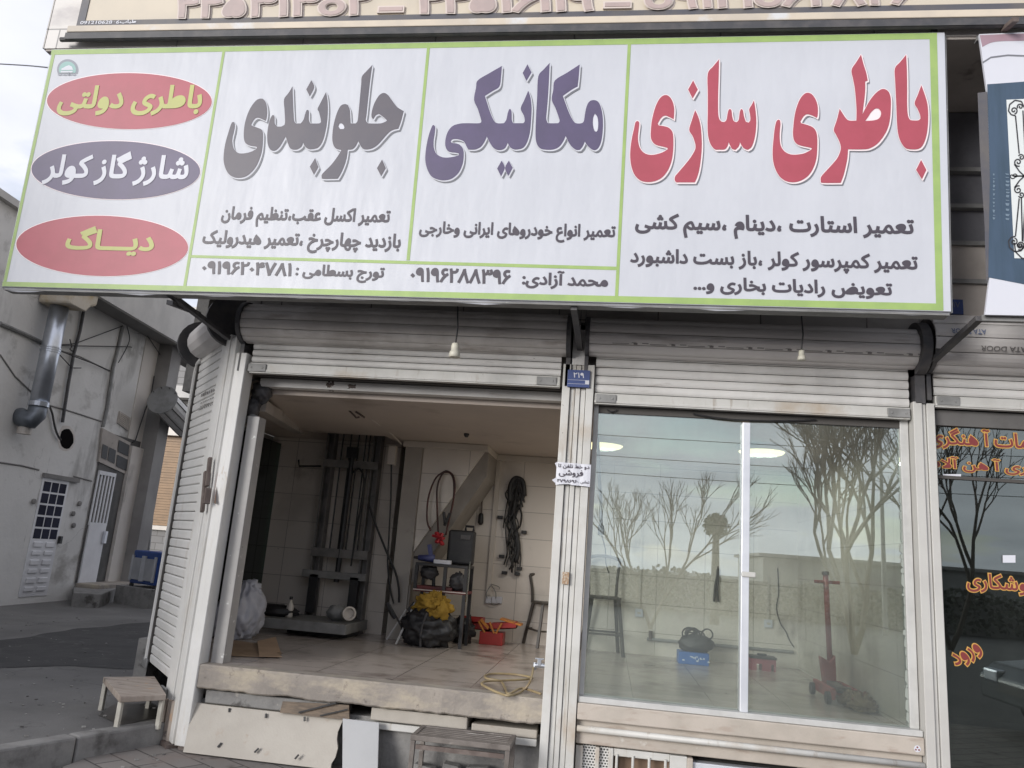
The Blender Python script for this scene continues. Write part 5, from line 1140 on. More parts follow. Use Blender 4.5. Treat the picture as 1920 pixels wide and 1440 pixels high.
# hinge lumps on the header
lu = thing('shutter_motor', 'dark shutter gear block at the top of the left post', 'gear block', P(490, 760, 6.25))
MB().blob(P(490, 735, 6.3), (.09, .07, .09), .4, 3, 2).blob(P(474, 768, 6.3), (.06, .06, .10), .35, 3, 4).build('gear_case', M['dark_steel'], lu, smooth=True); MB().blob(P(473, 788, 6.2), (.055, .05, .05), .2, 3, 4).build('knob', M['grey_steel'], lu, smooth=True)
mb = MB().bar(P(486, 760, 6.4), P(560, 805, 8.6), .12, .10); mb.build('drive_arm', M['soffit'], lu)
MB().blob(P(622, 722, 6.28), (.055, .05, .05), .3, 3, 7).blob(P(662, 726, 6.28), (.06, .05, .035), .3, 3, 9).build('roller', M['rust_steel'], lu, smooth=True)
# jacket, bag, toolbox, stool
jk = thing('jacket', 'crumpled mustard yellow jacket thrown over the black bag', 'jacket', PZ(810, 1160, FL))
M['mustard'] = mat('mustard_cloth', (.36, .22, .03), (.26, .155, .02), s=8, rough=.85, bump=.4, bs=30)
yj = 8.42
bgc = P(803, 1180, yj)
bgg = thing('tool_bag', 'bulging black cloth tool bag on the floor below the yellow jacket', 'bag', PZ(805, 1210, FL))
MB().blob((bgc.x, yj, FL+.19), (.30, .18, .22), .22, 2.6, 4, 64, 44, flat=FL+.004, fold=.10).build('bag_body', M['black'], bgg, smooth=True); MB().tube(cr_path([P(*q, 8.24) for q in ((800, 1150), (790, 1180), (788, 1212))], 4), .012, 6).build('strap', M['dark_steel'], bgg)
jz = FL+.36
MB().blob((bgc.x+.04, yj-.01, jz+.05), (.19, .14, .14), .42, 2.4, 17, 72, 48, fold=.22).build('jacket_cloth', M['mustard'], jk, smooth=True)
MB().blob((bgc.x+.14, yj-.06, jz+.02), (.08, .08, .10), .5, 3.2, 2, 22, 16).build('sleeve', M['mustard'], jk, smooth=True)
a = PZ(862, 1208, FL); o = MB().blob((a.x, a.y+.12, FL+.13), (.13, .11, .15), .5, 3.2, 31, 30, 22, flat=FL+.003).build('tool_pouch', M['black'], None, smooth=True); tag(o, 'lumpy black tool pouch between the bag and the red toolbox', 'pouch')
tb = thing('toolbox', 'open red cantilever toolbox with orange trays on the shop floor', 'toolbox', PZ(908, 1208, FL))
M['box_red'] = mat('toolbox_red', (.42, .03, .025), (.34, .025, .02), s=6, rough=.4); M['box_or'] = mat('tray_orange', (.60, .22, .03), (.52, .19, .03), s=6, rough=.45)
yt = PZ(905, 1208, FL).y; xa, xb = P(898, 1200, yt).x, P(942, 1200, yt).x
MB().box(xa, xb, yt, yt+.24, FL, FL+.14).build('base', M['box_red'], tb, bevel=.006)
def tray(x0, x1, y0, y1, z0, z1, tilt, m, mi):
    mb = MB(); t = tilt
    mb.hexa([(x0, y0, z0), (x1, y0, z0+t), (x1, y1, z0+t), (x0, y1, z0), (x0, y0, z0+.012), (x1, y0, z0+t+.012), (x1, y1, z0+t+.012), (x0, y1, z0+.012)])
    for (xa_, xb_, ya_, yb_) in ((x0, x1, y0, y0+.01), (x0, x1, y1-.01, y1)): mb.hexa([(xa_, ya_, z0), (xb_, ya_, z0+t), (xb_, yb_, z0+t), (xa_, yb_, z0), (xa_, ya_, z1), (xb_, ya_, z1+t), (xb_, yb_, z1+t), (xa_, yb_, z1)])
    for (xx, tt) in ((x0, 0), (x1-.01, t)): mb.box(xx, xx+.01, y0+.011, y1-.011, z0+tt, z1+tt)
    return mb.build('tray', m, tb)
tray(xa-.22, xa+.10, yt+.02, yt+.22, FL+.15, FL+.22, 0, M['box_red'], 0)
tray(xb-.16, xb+.14, yt+.02, yt+.22, FL+.16, FL+.23, .04, M['box_red'], 0)
tray(xa-.24, xa+.02, yt+.01, yt+.21, FL+.225, FL+.28, 0, M['box_red'], 0)
MB().bar((xb-.05, yt+.12, FL+.29), (xb+.20, yt+.12, FL+.24), .2, .02).build('lid', M['box_or'], tb, bevel=.004)
for (x0_, x1_) in ((xa+.06, xa-.02), (xb-.08, xb-.02), (xb-.10, xb-.16)): MB().bar((x0_, yt-.005, FL+.13), (x1_, yt-.005, FL+.25), .008, .02).build('hinge_arm', M['box_or'], tb)
MB().bar((xa+.0, yt+.0, FL+.27), (xa+.10, yt+.0, FL+.18), .02, .03).build('hinge_arm', M['box_or'], tb)
# bar stools
M['stool_steel'] = mat('stool_steel', (.05, .042, .036), (.075, .065, .055), s=8, rough=.45)
def barchair(lbl, c, zs, w, hb, back_w, rot):
    t = thing('bar_stool', lbl, 'bar stool', (c[0], c[1], FL), 'tall steel bar stools')
    def Q(x, y, z): return V((c[0]+x*math.cos(rot)-y*math.sin(rot), c[1]+x*math.sin(rot)+y*math.cos(rot), FL+z))
    h = w/2
    sx = MB(); sx.hexa([Q(-h, -h, zs-.03), Q(h, -h, zs-.03), Q(h, h, zs-.03), Q(-h, h, zs-.03), Q(-h, -h, zs), Q(h, -h, zs), Q(h, h, zs), Q(-h, h, zs)]); sx.build('seat', M['stool_steel'], t, bevel=.01)
    for sx_ in (-1, 1):
        for sy in (-1, 1):
            MB().bar(Q(sx_*h*.85, sy*h*.85, zs-.03), Q(sx_*(h+.04), sy*(h+.04), 0), .03, .03).build('leg', M['stool_steel'], t)
        MB().tube(cr_path([Q(sx_*h*.9, h*.9, zs), Q(sx_*h*.95, h*1.0, zs+hb*.5), Q(sx_*h*1.1, h*1.15, zs+hb)], 4), .017, 8).build('back_post', M['stool_steel'], t)
    MB().tube(cr_path([Q(-h*1.1, h*1.15, zs+hb), Q(-h*.4, h*1.2, zs+hb+.03), Q(h*.4, h*1.2, zs+hb+.03), Q(h*1.1, h*1.15, zs+hb)], 4), .02, 8).build('back_rail', M['stool_steel'], t)
    fr = .36*zs; e = h*.98+.02
    mb = MB()
    for a_, b_ in (((-e, -e), (e, -e)), ((e, -e), (e, e)), ((e, e), (-e, e)), ((-e, e), (-e, -e))): mb.bar(Q(*a_, fr), Q(*b_, fr), .02, .02)
    mb.build('footrest', M['stool_steel'], t)
    return t, Q, h
c = PZ(1127, 1228, FL); ztop = P(1133, 1118, c.y+.1).z-FL
t, Q, h = barchair('tall steel bar stool with square open back behind the shop window', (c.x, c.y+.14), ztop, .36, .42, .3, .12)
c = PZ(1016, 1212, FL); t, Q, h = barchair('tall dark bar stool half hidden behind the middle pillar', (c.x+.05, c.y+.05), P(1015, 1130, 9.2).z-FL, .34, .29, .3, .5)
# ---------------------------------------------------------------- behind the shop window
def roundlamp(px, py, lbl):
    p = PZ(px, py, CE-.05); t = thing('ceiling_lamp', lbl, 'ceiling lamp', (p.x, p.y, CE), 'round ceiling lamps behind the window')
    MB().lathe([(.23, 0), (.235, -.03), (.22, -.055)], (p.x, p.y, CE-.002), 28).build('rim', M['trunk'], t)
    MB().lathe([(.22, -.056), (.20, -.075), (.10, -.085), (.0, -.088)], (p.x, p.y, CE-.002), 28).build('diffuser', mat('lit_diffuser', (.9, .85, .55), rough=.5, emit=((1, .88, .50), .95)) if 'lit_diffuser' not in bpy.data.materials else bpy.data.materials['lit_diffuser'], t, smooth=True)
    la = bpy.data.lights.new('lamp_light', 'AREA'); la.shape = 'DISK'; la.size = .3; la.energy = 5.5; la.color = (1, .97, .90)
    lo = bpy.data.objects.new('lamp_light', la); COL.objects.link(lo); lo.parent = t; lo.location = (0, 0, -.095)
roundlamp(1128, 834, 'yellowish round ceiling lamp nearest the middle pillar'); roundlamp(1428, 846, 'yellowish round ceiling lamp beside the window mullion')
def switch(px, pt, pb, lbl):
    a, b = P(px, pt, YB), P(px, pb, YB); t = thing('wall_switch', lbl, 'wall switch', (b.x, YB-.02, b.z))
    MB().box(b.x-.012, b.x+.012, YB-.02, YB-.002, b.z+.04, min(a.z, CE-.09)).build('conduit', M['trunk'], t); MB().box(b.x-.045, b.x+.045, YB-.035, YB-.002, b.z-.045, b.z+.045).build('switch_box', M['white_ink'], t, bevel=.006); MB().box(b.x-.02, b.x+.02, YB-.04, YB-.034, b.z-.012, b.z+.012).build('rocker', M['trunk'], t)
switch(1198, 900, 1149, 'white wall switch below a thin conduit beside the bar stool'); switch(1440, 1082, 1169, 'white wall switch below a short conduit near the red jack')
ck = thing('loose_cable', 'thin black cable wandering down the back wall near the corner', 'cable', P(1470, 1180, YB-.02)); MB().tube(cr_path([P(*q, YB-.012) for q in ((1458, 1065), (1460, 1110), (1456, 1140), (1463, 1168), (1474, 1185), (1480, 1200), (1489, 1214))], 5), .006, 5).build('cable', M['black'], ck)
ck = thing('hanging_cord', 'doubled black cord hanging on the back wall behind the window', 'cord', P(1343, 1130, YB-.03)); MB().tube(cr_path([P(*q, YB-.03) for q in ((1339, 1128), (1341, 1100), (1345, 1078), (1346, 1066), (1347, 1080), (1345, 1105), (1347, 1128))], 4), .014, 6).build('cord', M['black'], ck); MB().tube([P(1346, 1066, YB-.03), P(1346, 1062, YB)], .008, 5).build('nail', M['dark_steel'], ck)
wp = thing('wall_pipe', 'grey water pipe with upright stub along the foot of the back wall', 'pipe', P(1300, 1205, YB-.03)); a, b = P(1213, 1199, YB-.04), P(1488, 1222, YB-.04); a.z = b.z = (a.z+b.z)/2
MB().tube([a, b], .018, 8).build('pipe', M['grey_steel'], wp); c = P(1220, 1183, YB-.04); MB().tube([(c.x, YB-.04, a.z), (c.x, YB-.04, c.z)], .022, 8).build('stub', M['rust_steel'], wp)
q0 = PZ(1272, 1244, FL); q1 = PZ(1328, 1248, FL); bx = thing('blue_box', 'blue box with worn white print under the black bag', 'box', (q0.x+.2, q0.y+.15, FL)); z1 = P(1300, 1224, q0.y).z
M['box_blue'] = mat('box_blue', (.02, .13, .42), (.02, .11, .36), s=5, rough=.5)
MB().box(q0.x, q1.x, q0.y, q0.y+.26, FL, z1).build('carton', M['box_blue'], bx, bevel=.006)
mb = MB(); r2 = random.Random(2)
for k in range(9): x = q0.x+.12+k*.018; zc = (FL+z1)/2+.01+r2.uniform(-.012, .012); mb.box(x, x+r2.uniform(.008, .016), q0.y-.002, q0.y+.001, zc-r2.uniform(.004, .014), zc+r2.uniform(.004, .016))
for u in (.04, .19, .31): mb.box(q0.x+u, q0.x+u+.025, q0.y-.002, q0.y+.001, FL+.035, FL+.05)
mb.build('worn_print', M['white_ink'], bx)
hb = thing('cable_bag', 'black bag of coiled cables resting on the blue box', 'bag', (q0.x+.2, q0.y+.14, z1)); zz = z1
def bagfn(p): return V((p.x, p.y, p.z))
MB().blob((q0.x+.20, q0.y+.14, zz+.085), (.19, .11, .10), .2, 2.5, 9, 32, 20, flat=zz+.002).build('bag_body', M['black'], hb, smooth=True)
mb = MB(); r2 = random.Random(14)
for k in range(8):
    cx = q0.x+.10+r2.random()*.22; rr_ = r2.uniform(.04, .09); zc = zz+.15+r2.uniform(0, .05); yy = q0.y+.12+r2.uniform(-.05, .05); mb.tube([(cx+rr_*math.cos(t), yy+.02*math.sin(2*t), zc+rr_*.9*math.sin(t)) for t in [i*.35 for i in range(19)]], .009, 6)
mb.build('cables', M['black'], hb)
q0 = PZ(1408, 1256, FL); q1 = PZ(1440, 1261, FL); rb = thing('red_case', 'small dark red case with notched feet behind the mullion', 'case', (q0.x+.1, q0.y+.1, FL)); z1 = P(1430, 1236, q0.y).z; M['case_red'] = mat('case_dull_red', (.30, .07, .085), (.25, .06, .075), s=4, rough=.5)
x0, x1, y0, y1 = q0.x, P(1455, 1260, q0.y).x, q0.y, q0.y+.2
mb = MB().box(x0, x1, y0, y1, FL+.07, z1).box(x0, x0+.06, y0, y1, FL, FL+.07).box(x1-.09, x1-.05, y0, y1, FL, FL+.07).box(x0+.12, x0+.17, y0, y1, FL, FL+.07).box(x1-.02, x1, y0, y1, FL, FL+.07); mb.build('case_body', M['case_red'], rb); MB().box(x0-.01, x1+.01, y0-.01, y1+.01, z1, z1+.025).box((x0+x1)/2-.05, (x0+x1)/2+.05, y0+.08, y0+.12, z1+.025, z1+.05).build('lid', M['black'], rb, bevel=.004)
# red floor jack with its upright T handle
c = P(1556, 1300, 7.6); c.z = FL; jk = thing('floor_jack', 'red trolley jack with tall upright T handle against the right wall', 'jack', (c.x, c.y, FL)); M['jack_red'] = mat('jack_red', (.34, .055, .04), (.26, .045, .035), s=6, rough=.45, layers=(((.10, .08, .07), 9, .62, .70, None),))
yj = c.y; b0 = P(1556, 1240, yj); t0 = P(1548, 1078, yj+.05)
MB().tube([b0, t0], .024, 10).build('handle', M['jack_red'], jk, smooth=True)
a, b = P(1527, 1090, yj+.045), P(1574, 1093, yj+.045); MB().tube([a, b], .015, 8).build('crossbar', M['jack_red'], jk)
MB().tube([t0, t0+(t0-b0).normalized()*.03], .032, 10).build('grip_cap', M['rust_steel'], jk)
MB().prism([(c.x-.05, yj-.05, FL+.05), (c.x+.05, yj-.05, FL+.05), (c.x+.04, yj-.05, b0.z+.06), (c.x-.01, yj-.05, b0.z+.0), (c.x-.085, yj-.05, b0.z+.04), (c.x-.075, yj-.05, b0.z-.03)], (0, .10, 0)).build('socket', M['jack_red'], jk, bevel=.008)
MB().box(c.x-.12, c.x-.085, yj-.5, yj+.1, FL+.04, FL+.13).box(c.x+.085, c.x+.12, yj-.5, yj+.1, FL+.04, FL+.13).box(c.x-.085, c.x+.085, yj-.35, yj+.05, FL+.06, FL+.10).build('chassis', M['jack_red'], jk, bevel=.006)
for x in (c.x-.135, c.x+.135):
    for y in (yj-.45, yj+.06): MB().tube([(x-.018, y, FL+.05), (x+.018, y, FL+.05)], .05, 16).build('wheel', M['black'], jk)
MB().lathe([(.06, 0), (.06, .03), (.03, .03)], (c.x, yj-.42, FL+.11), 14).bar((c.x, yj-.4, FL+.11), (c.x, yj-.05, FL+.12), .08, .04).build('saddle', M['rust_steel'], jk)
o = MB(); r2 = random.Random(8); c2 = PZ(1640, 1335, FL)
for k in range(6): p = c2+V((r2.uniform(-.18, .2), r2.uniform(-.05, .35), 0)); o.blob((min(p.x, XR-.12), p.y, FL+.05), (r2.uniform(.08, .14), r2.uniform(.08, .14), r2.uniform(.05, .09)), .4, 3, k, 32, 22, flat=FL+.002, fold=.5)
o = o.build('rags', mat('brown_rags', (.30, .22, .14), (.16, .11, .075), s=7, rough=.9, layers=(((.34, .26, .16), 8, .58, .66, None), ((.18, .05, .04), 5, .62, .7, None))), None, smooth=True); tag(o, 'heap of brown oily rags on the floor by the right window edge', 'rags')
# long black cable hanging behind the left edge of the window
ck = thing('thick_cable', 'thick black cable hanging just inside the left edge of the window', 'cable', P(1128, 1000, 6.6)); MB().tube(cr_path([P(*q, 6.6) for q in ((1117, 762), (1119, 800), (1122, 850), (1124, 900), (1127, 950), (1127, 990), (1127, 1002))], 4), [.014]*20+[.018]*5, 8).build('cable', M['black'], ck); MB().tube([P(1127, 985, 6.6), P(1127, 1003, 6.6)], .028, 10).build('plug', M['black'], ck); MB().tube(cr_path([P(*q, 6.6) for q in ((1128, 1003), (1135, 1030), (1136, 1055), (1142, 1075))], 4), .005, 5).build('thin_wire', M['black'], ck)
ck = thing('window_cable', 'black cable sagging along the head of the shop window', 'cable', P(1400, 785, 6.04)); MB().tube(cr_path([P(*q, 6.055) for q in ((1300, 776), (1340, 783), (1395, 788), (1480, 789), (1530, 787))], 4), .007, 6).build('cable', M['black'], ck); MB().tube(cr_path([P(*q, 6.055) for q in ((1138, 768), (1145, 772), (1152, 771), (1157, 768))], 4), .005, 6).build('cable_tail', M['black'], ck)
# ---------------------------------------------------------------- the alley at the left
W0 = V((-10.4, 12.7, 0)); Wd = V((-.082, 1, 0)).normalized(); Wn = V((Wd.y, -Wd.x, 0))
AZ = .12
def W(px, py, off=0): return PL(px, py, W0+Wn*off, Wn)
def WP(t, off, z): p = W0+Wd*t+Wn*off; return V((p.x, p.y, z))
def wt(p): return (p-W0).dot(Wd)
def wbox(mb, t0, t1, o0, o1, z0, z1): return mb.hexa([WP(t0, o0, z0), WP(t0, o1, z0), WP(t1, o1, z0), WP(t1, o0, z0), WP(t0, o0, z1), WP(t0, o1, z1), WP(t1, o1, z1), WP(t1, o0, z1)])
def wpx(mb, ax, ay, bx, by, o0, o1):
    a, b = W(ax, ay, o1), W(bx, by, o1); return wbox(mb, wt(a), wt(b), o0, o1, min(a.z, b.z), max(a.z, b.z))
M['plaster'] = mat('grey_plaster', (.74, .73, .71), (.65, .64, .62), s=.7, rough=.9, bump=.4, bs=14, crack=((.22, .21, .20), .45, .006), layers=(((.25, .24, .23), 3.5, .66, .70, (1, 1, .12)), ((.40, .385, .365), .55, .58, .66, (1, 1, 1.6)), ((.28, .27, .255), .9, .60, .74, (1, 1, .35)), ((.42, .41, .39), 1.6, .60, .72, None)))
M['plaster_warm'] = mat('warm_plaster', (.66, .62, .575), (.58, .54, .50), s=.9, rough=.9, bump=.2, bs=12, layers=(((.24, .22, .20), 1.2, .6, .74, (1, 1, .4)),))
M['pale_fascia'] = mat('pale_fascia', (.56, .545, .52), (.48, .47, .45), s=1.5, rough=.8)
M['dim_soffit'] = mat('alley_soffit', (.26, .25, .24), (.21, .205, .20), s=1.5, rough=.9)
ah = thing('grey_building', 'grey plastered building across the alley with white gates and a silver flue', 'building', WP(0, 0, AZ))
top = W(20, 388).z
tA = wt(W(205, 1000)); tE = wt(W(296, 900)); tJ = tE+9
wbox(MB(), -14, tA, -6, 0, -.1, top).build('wall', M['plaster'], ah)
tB = wt(W(275, 900))
wbox(MB(), tA+.002, tB, -6, .02, -.1, top+1).build('wall', M['plaster_warm'], ah)
wbox(MB(), tB+.002, tE, -6, -.3, -.1, top+1).build('wall', mat('dark_front', (.10, .095, .09), (.07, .065, .06), s=2, rough=.7), ah)
wbox(MB(), -14, 6, -6.1, .12, top, top+.12).build('roof_edge', M['pale_fascia'], ah)
# parapet tank
a = W(-10, 345); mb = MB(); mb.tube([WP(wt(a)-1.2, -1.2, top+.12+.55), WP(wt(a)+.35, -1.2, top+.12+.55)], .55, 20); mb.build('roof_tank', M['galv'], ah, smooth=False)
# jetty with pale fascia
f0, f1 = W(178, 548, 1.5), W(365, 640, 1.5); fb = W(250, 625, 1.5)
zf0 = W(110, 566, 0.6).z
zb = W(200, 590).z; JO = (PZ(235, 579, zb)-W0).dot(Wn); TS = wt(W(100, 543)); print('jetty', zb, JO, TS)
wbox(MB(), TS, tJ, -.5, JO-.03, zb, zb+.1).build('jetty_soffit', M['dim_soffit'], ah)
wbox(MB(), TS, tJ, JO-.1, JO, zb-.05, zb+.75).build('jetty_fascia', M['pale_fascia'], ah)
wbox(MB(), TS-.02, TS, -.3, JO, zb, zb+.75).build('jetty_end', M['plaster'], ah)
# hairline joints of the wall slabs
def line3(name, pts, r, m, off=.01, par=None): return MB().tube([W(*p, off) for p in pts], r, 6).build(name, m, par)
for l in ([(0, 604), (60, 632), (95, 652), (150, 669), (206, 696)], [(70, 880), (72, 881)], [(0, 867), (40, 873), (73, 881)], [(138, 893), (165, 900), (172, 902)], [(0, 665), (28, 706), (60, 736)], [(92, 760), (125, 769), (190, 790)]): MB().tube([W(*p, .003) for p in l], .016, 5).build('joint', M['dim_soffit'], ah)
for l in ([(230, 612), (222, 650), (212, 690), (200, 770), (193, 800)], [(0, 606), (50, 628), (90, 648)]): MB().tube([W(*p, .03) for p in l], .035, 6).build('downpipe', M['grey_steel'], ah)
mb = MB()
for l in ([(157, 582), (150, 620), (138, 665), (128, 720), (117, 792)],): mb.tube([W(*p, .05) for p in l], .03, 6)
mb.build('downpipe', M['dark_steel'], ah)
cab = thing('wall_wires', 'black wires strung loosely over the grey wall from pipe to pipe', 'wires', W(140, 665, .06)); mb = MB()
for l in ([(109, 646), (135, 645), (160, 637), (230, 611)], [(110, 648), (230, 650), (247, 651)], [(108, 656), (138, 668), (175, 682), (206, 695)], [(107, 660), (135, 690)], [(238, 612), (243, 635), (236, 655), (222, 680)], [(258, 610), (275, 628), (300, 665)], [(131, 636), (134, 650), (131, 655), (140, 660)], [(138, 690), (152, 690)]): mb.tube(cr_path([W(*p, .07) for p in l], 4), .010, 5)
mb.build('wire', M['black'], cab)
wv = thing('drop_cable', 'single black cable dropping past the vent to the gate', 'cable', W(250, 820, .06)); MB().tube(cr_path([W(*p, .06) for p in ((289, 705), (283, 740), (272, 770), (262, 800), (254, 825), (248, 830))], 4), .014, 5).build('cable', M['black'], wv)
# silver flue with elbow
fl = thing('silver_flue', 'shiny silver flue pipe with elbow rising up the grey wall', 'flue pipe', W(60, 800, .25)); o_ = .28
a, b = W(72, 762, o_), W(112, 575, o_); r = .155
MB().tube([a, b], r, 24).build('pipe', M['galv'], fl, smooth=True)
m = a.lerp(b, .56); mb = MB(); dv = (b-a).normalized()
for k in (-.04, .0, .04): mb.tube([m+dv*(k-.012), m+dv*(k+.012)], r+.012, 24)
mb.tube([a, a+dv*.08], r+.012, 24); mb.build('collar', M['galv'], fl)
e1, e2, e3 = W(68, 778, o_), W(58, 788, o_-.02), W(36, 780, .0)
MB().tube([a+dv*.02, e1, e2, W(46, 786, o_-.14), e3], [r*.98, r, r*1.02, r, r], 20).build('elbow', mat('dull_zinc', (.17, .19, .215), (.13, .145, .165), s=4, rough=.4, metal=.5), fl, smooth=True)
c = W(48, 797, .14); MB().tube([V((c.x, c.y, c.z)), V((c.x, c.y, c.z-.16))], .115, 16).build('drip_cup', M['trunk'], fl)
c = W(124, 562, o_+.05); t0 = wt(c)
lg = MB(); 
for k in range(10):
    a0 = math.pi*.5*k/9
lag = [WP(t0-.30, .02, c.z-.16), WP(t0-.34, .02, c.z+.6), WP(t0+.50, .02, c.z+.6), WP(t0+.46, .02, c.z+.04), WP(t0+.30, .02, c.z-.02), WP(t0+.18, .02, c.z-.16)]
lg.prism(lag, Wn*.62); lg.build('lagging', mat('stained_lagging', (.56, .51, .43), (.45, .35, .20), s=4, lo=.4, hi=.7, rough=.9, bump=.4, bs=30), fl, bevel=.05)
# hole broken in the wall
hl = W(124, 824, .004); mb = MB(); pts = []
for k in range(16): t = 2*math.pi*k/16; rr_ = 1+.18*noise.noise(V((math.cos(t)*2, math.sin(t)*2, 3))); pts.append(W(125+13*rr_*math.cos(t), 823+19*rr_*math.sin(t), .004))
MB().flat([pts]).build('hole', mat('hole_dark', (.012, .011, .011), rough=1, spec=0), ah)
pts2 = []
for k in range(16): t = 2*math.pi*k/16; rr_ = 1+.25*noise.noise(V((math.cos(t)*2, math.sin(t)*2, 8))); pts2.append(W(124+17*rr_*math.cos(t), 822+24*rr_*math.sin(t), .002))
MB().flat([pts2]).build('hole_rim', M['plaster_warm'], ah)
pw = MB(); pw.tube(cr_path([W(*p, .05) for p in ((92, 760), (98, 775), (103, 800), (108, 815), (114, 825))], 4), .02, 5); pw.build('hose', M['dark_steel'], fl)
# vent grille
vg = MB(); p = [W(225, 771, .03), W(245, 784, .03), W(241, 808, .03), W(221, 793, .03)]
vg.prism(p, -Wn*.03); vg.build('vent_plate', M['soffit'], ah); mb = MB()
for k in range(1, 7): mb.tube([p[0].lerp(p[3], k/7), p[1].lerp(p[2], k/7)], .012, 5)
mb.build('vent_grille', M['trunk'], ah)
# white gate with glazed top
M['gate_white'] = mat('gate_white', (.74, .74, .76), (.66, .66, .68), s=2, rough=.4); M['night_glass'] = mat('dark_gate_glass', (.035, .037, .06), (.025, .025, .04), s=3, rough=.6, spec=.05)
gA, gB = W(72, 900, .0), W(128, 1000, .0); t0 = wt(W(58, 1010)); t1 = wt(W(106, 1010)); zt = W(100, 903).z; zm = W(80, 1012).z; z0 = W(60, 1118).z
gate = wbox(MB(), t0-.03, t1+.03, -.05, .01, z0, zt+.05).build('gate', M['gate_white'], ah)
rv = MB(); wbox(rv, t0-.06, t1+.30, -.06, .05, zt+.05, zt+.13); rv.build('gate_lintel', M['dim_soffit'], ah)
pn = MB(); nx, ny = 3, 5; w_ = (t1-t0-.03)/nx; h_ = (zt-zm)/ny
for i in range(nx):
    for j in range(ny): wbox(pn, t0+.03+i*w_, t0+.03+(i+1)*w_-.035, .0, .014, zm+j*h_+.018, zm+(j+1)*h_-.018)
pn.build('pane', M['night_glass'], gate)
pn = MB()
for j in range(3):
    for i in range(2):
        h2 = (zm-z0-.05)/3; ta_ = t0+.08+i*(t1-t0-.05)/2; zb_ = z0+.06+j*h2
        wbox(pn, ta_, ta_+(t1-t0)/2-.12, .008, .03, zb_+h2*.55, zb_+h2*.85); wbox(pn, ta_, ta_+(t1-t0)/2-.12, .008, .03, zb_+h2*.1, zb_+h2*.35)
pn.build('panel_relief', M['gate_white'], gate, bevel=.02)
ex = MB(); wbox(ex, t1+.04, t1+.10, .0, .06, zm-.06, zm+.08); ex.build('handle', M['black'], gate)
mb = MB()
for q in ((148, 944), (136, 963), (137, 985), (62, 940)): p = W(*q, .01); mb.lathe([(.05, 0), (.05, .03), (.03, .04)], p, 10, ax=Wn)
mb.build('wall_fitting', M['dim_soffit'], ah)
# tall barred white gate
ta_, tb_ = wt(W(160, 1000)), wt(W(192, 1000)); zt2 = W(200, 885).z; z02 = W(150, 1092).z; zm2 = W(175, 985).z
g2 = wbox(MB(), ta_, tb_, -.02, .06, z02, zm2).build('barred_gate', M['gate_white'], ah)
mb = MB(); wbox(mb, ta_, tb_, .0, .06, zt2-.08, zt2); wbox(mb, ta_, tb_, .0, .06, zm2, zm2+.06)
for k in range(6): t = ta_+(tb_-ta_)*k/5; wbox(mb, t-.025, t+.025, .01, .05, zm2, zt2)
mb.build('bars', M['gate_white'], g2)
ex = MB(); wbox(ex, tb_-.08, tb_, .06, .12, zm2-.35, zm2-.1); ex.build('latch', M['alu'], g2)
wbox(MB(), ta_-.05, tb_+.8, .021, .03, z02, W(210, 850).z+.4).build('gate_recess', mat('dark_recess', (.09, .088, .085), (.13, .125, .12), s=2, rough=.8), ah)
# transom windows above
mb = MB(); p = [W(193, 803, .05), W(245, 830, .05), W(238, 890, .05), W(186, 866, .05)]
mb.prism(p, -Wn*.04); mb.build('transom', M['soffit'], ah); mb = MB()
def pq(u, v): return p[0].lerp(p[1], u).lerp(p[3].lerp(p[2], u), v)+Wn*.012
for (u0, u1, v0, v1) in ((.04, .22, .45, .85), (.26, .50, .45, .85), (.56, .95, .1, .45), (.56, .95, .55, .9)): mb.flat([[pq(u0, v0), pq(u1, v0), pq(u1, v1), pq(u0, v1)]])
mb.build('transom_pane', M['black'], ah)
# concrete steps in front of the barred gate
st = thing('concrete_steps', 'low rough concrete landing and step below the barred white gate', 'steps', PZ(190, 1135, AZ))
q = [PZ(133, 1137, AZ), PZ(185, 1140, AZ), PZ(248, 1110, AZ), W(215, 1085, 0)]; q[3].z = AZ; q0 = W(133, 1125, 0); q0.z = AZ
MB().prism([V((v_.x, v_.y, AZ-.05)) for v_ in (q0, q[0], q[1], q[2], q[3])], (0, 0, .30)).build('landing', M['grey_conc'], st, bevel=.02)
w = wbox(MB(), ta_-.1, tb_+.9, .06, .55, AZ+.1, z02).build('step', M['concrete'], st, bevel=.02)
# concrete pillars and dark shop fronts further along
def wpillar(px, pyb, wpx_, off, h, m, lbl):
    a, b = W(px, 1000, off), W(px+wpx_, 1000, off); mb = wbox(MB(), wt(a), wt(b), -.3, off, AZ-.1, h); o = mb.build('pillar', m, ah); return o
wpillar(219, 1060, 24, .10, W(240, 835).z, M['plaster_warm'], ''); wpillar(262, 1090, 20, .35, zb, mat('dark_pillar', (.30, .29, .28), (.23, .22, .215), s=1, rough=.8), '')
sg2 = thing('far_shutter', 'grey rolled shutter box over the dark shop front deep in the alley', 'roller shutter', W(330, 800, .5))
ca, cb = W(305, 750, .6), W(352, 800, .6); MB().tube([ca, ca.lerp(cb, .95)], .30, 18).build('coil', M['shutter_low'], sg2); MB().tube([ca-(cb-ca)*.012, ca], .34, 20).build('end_disc', M['grey_steel'], sg2)
mb = MB(); dd = (cb-ca)
for k in range(10): t = 2*math.pi*k/10; u = V((0, 0, 1)); s_ = dd.cross(u).normalized(); off_ = (s_*math.cos(t)+u*math.sin(t))*.305; mb.tube([ca+off_, ca.lerp(cb, .95)+off_], .012, 4)
mb.build('slat_seams', M['seam'], sg2)
fg = MB()
for (ax, ay, bx, by) in ((284, 815, 290, 870), (283, 880, 288, 960)): wpx(fg, ax, ay, bx, by, -.29, -.2)
fg.build('dark_pane', M['night_glass'], ah)
fgf = MB()
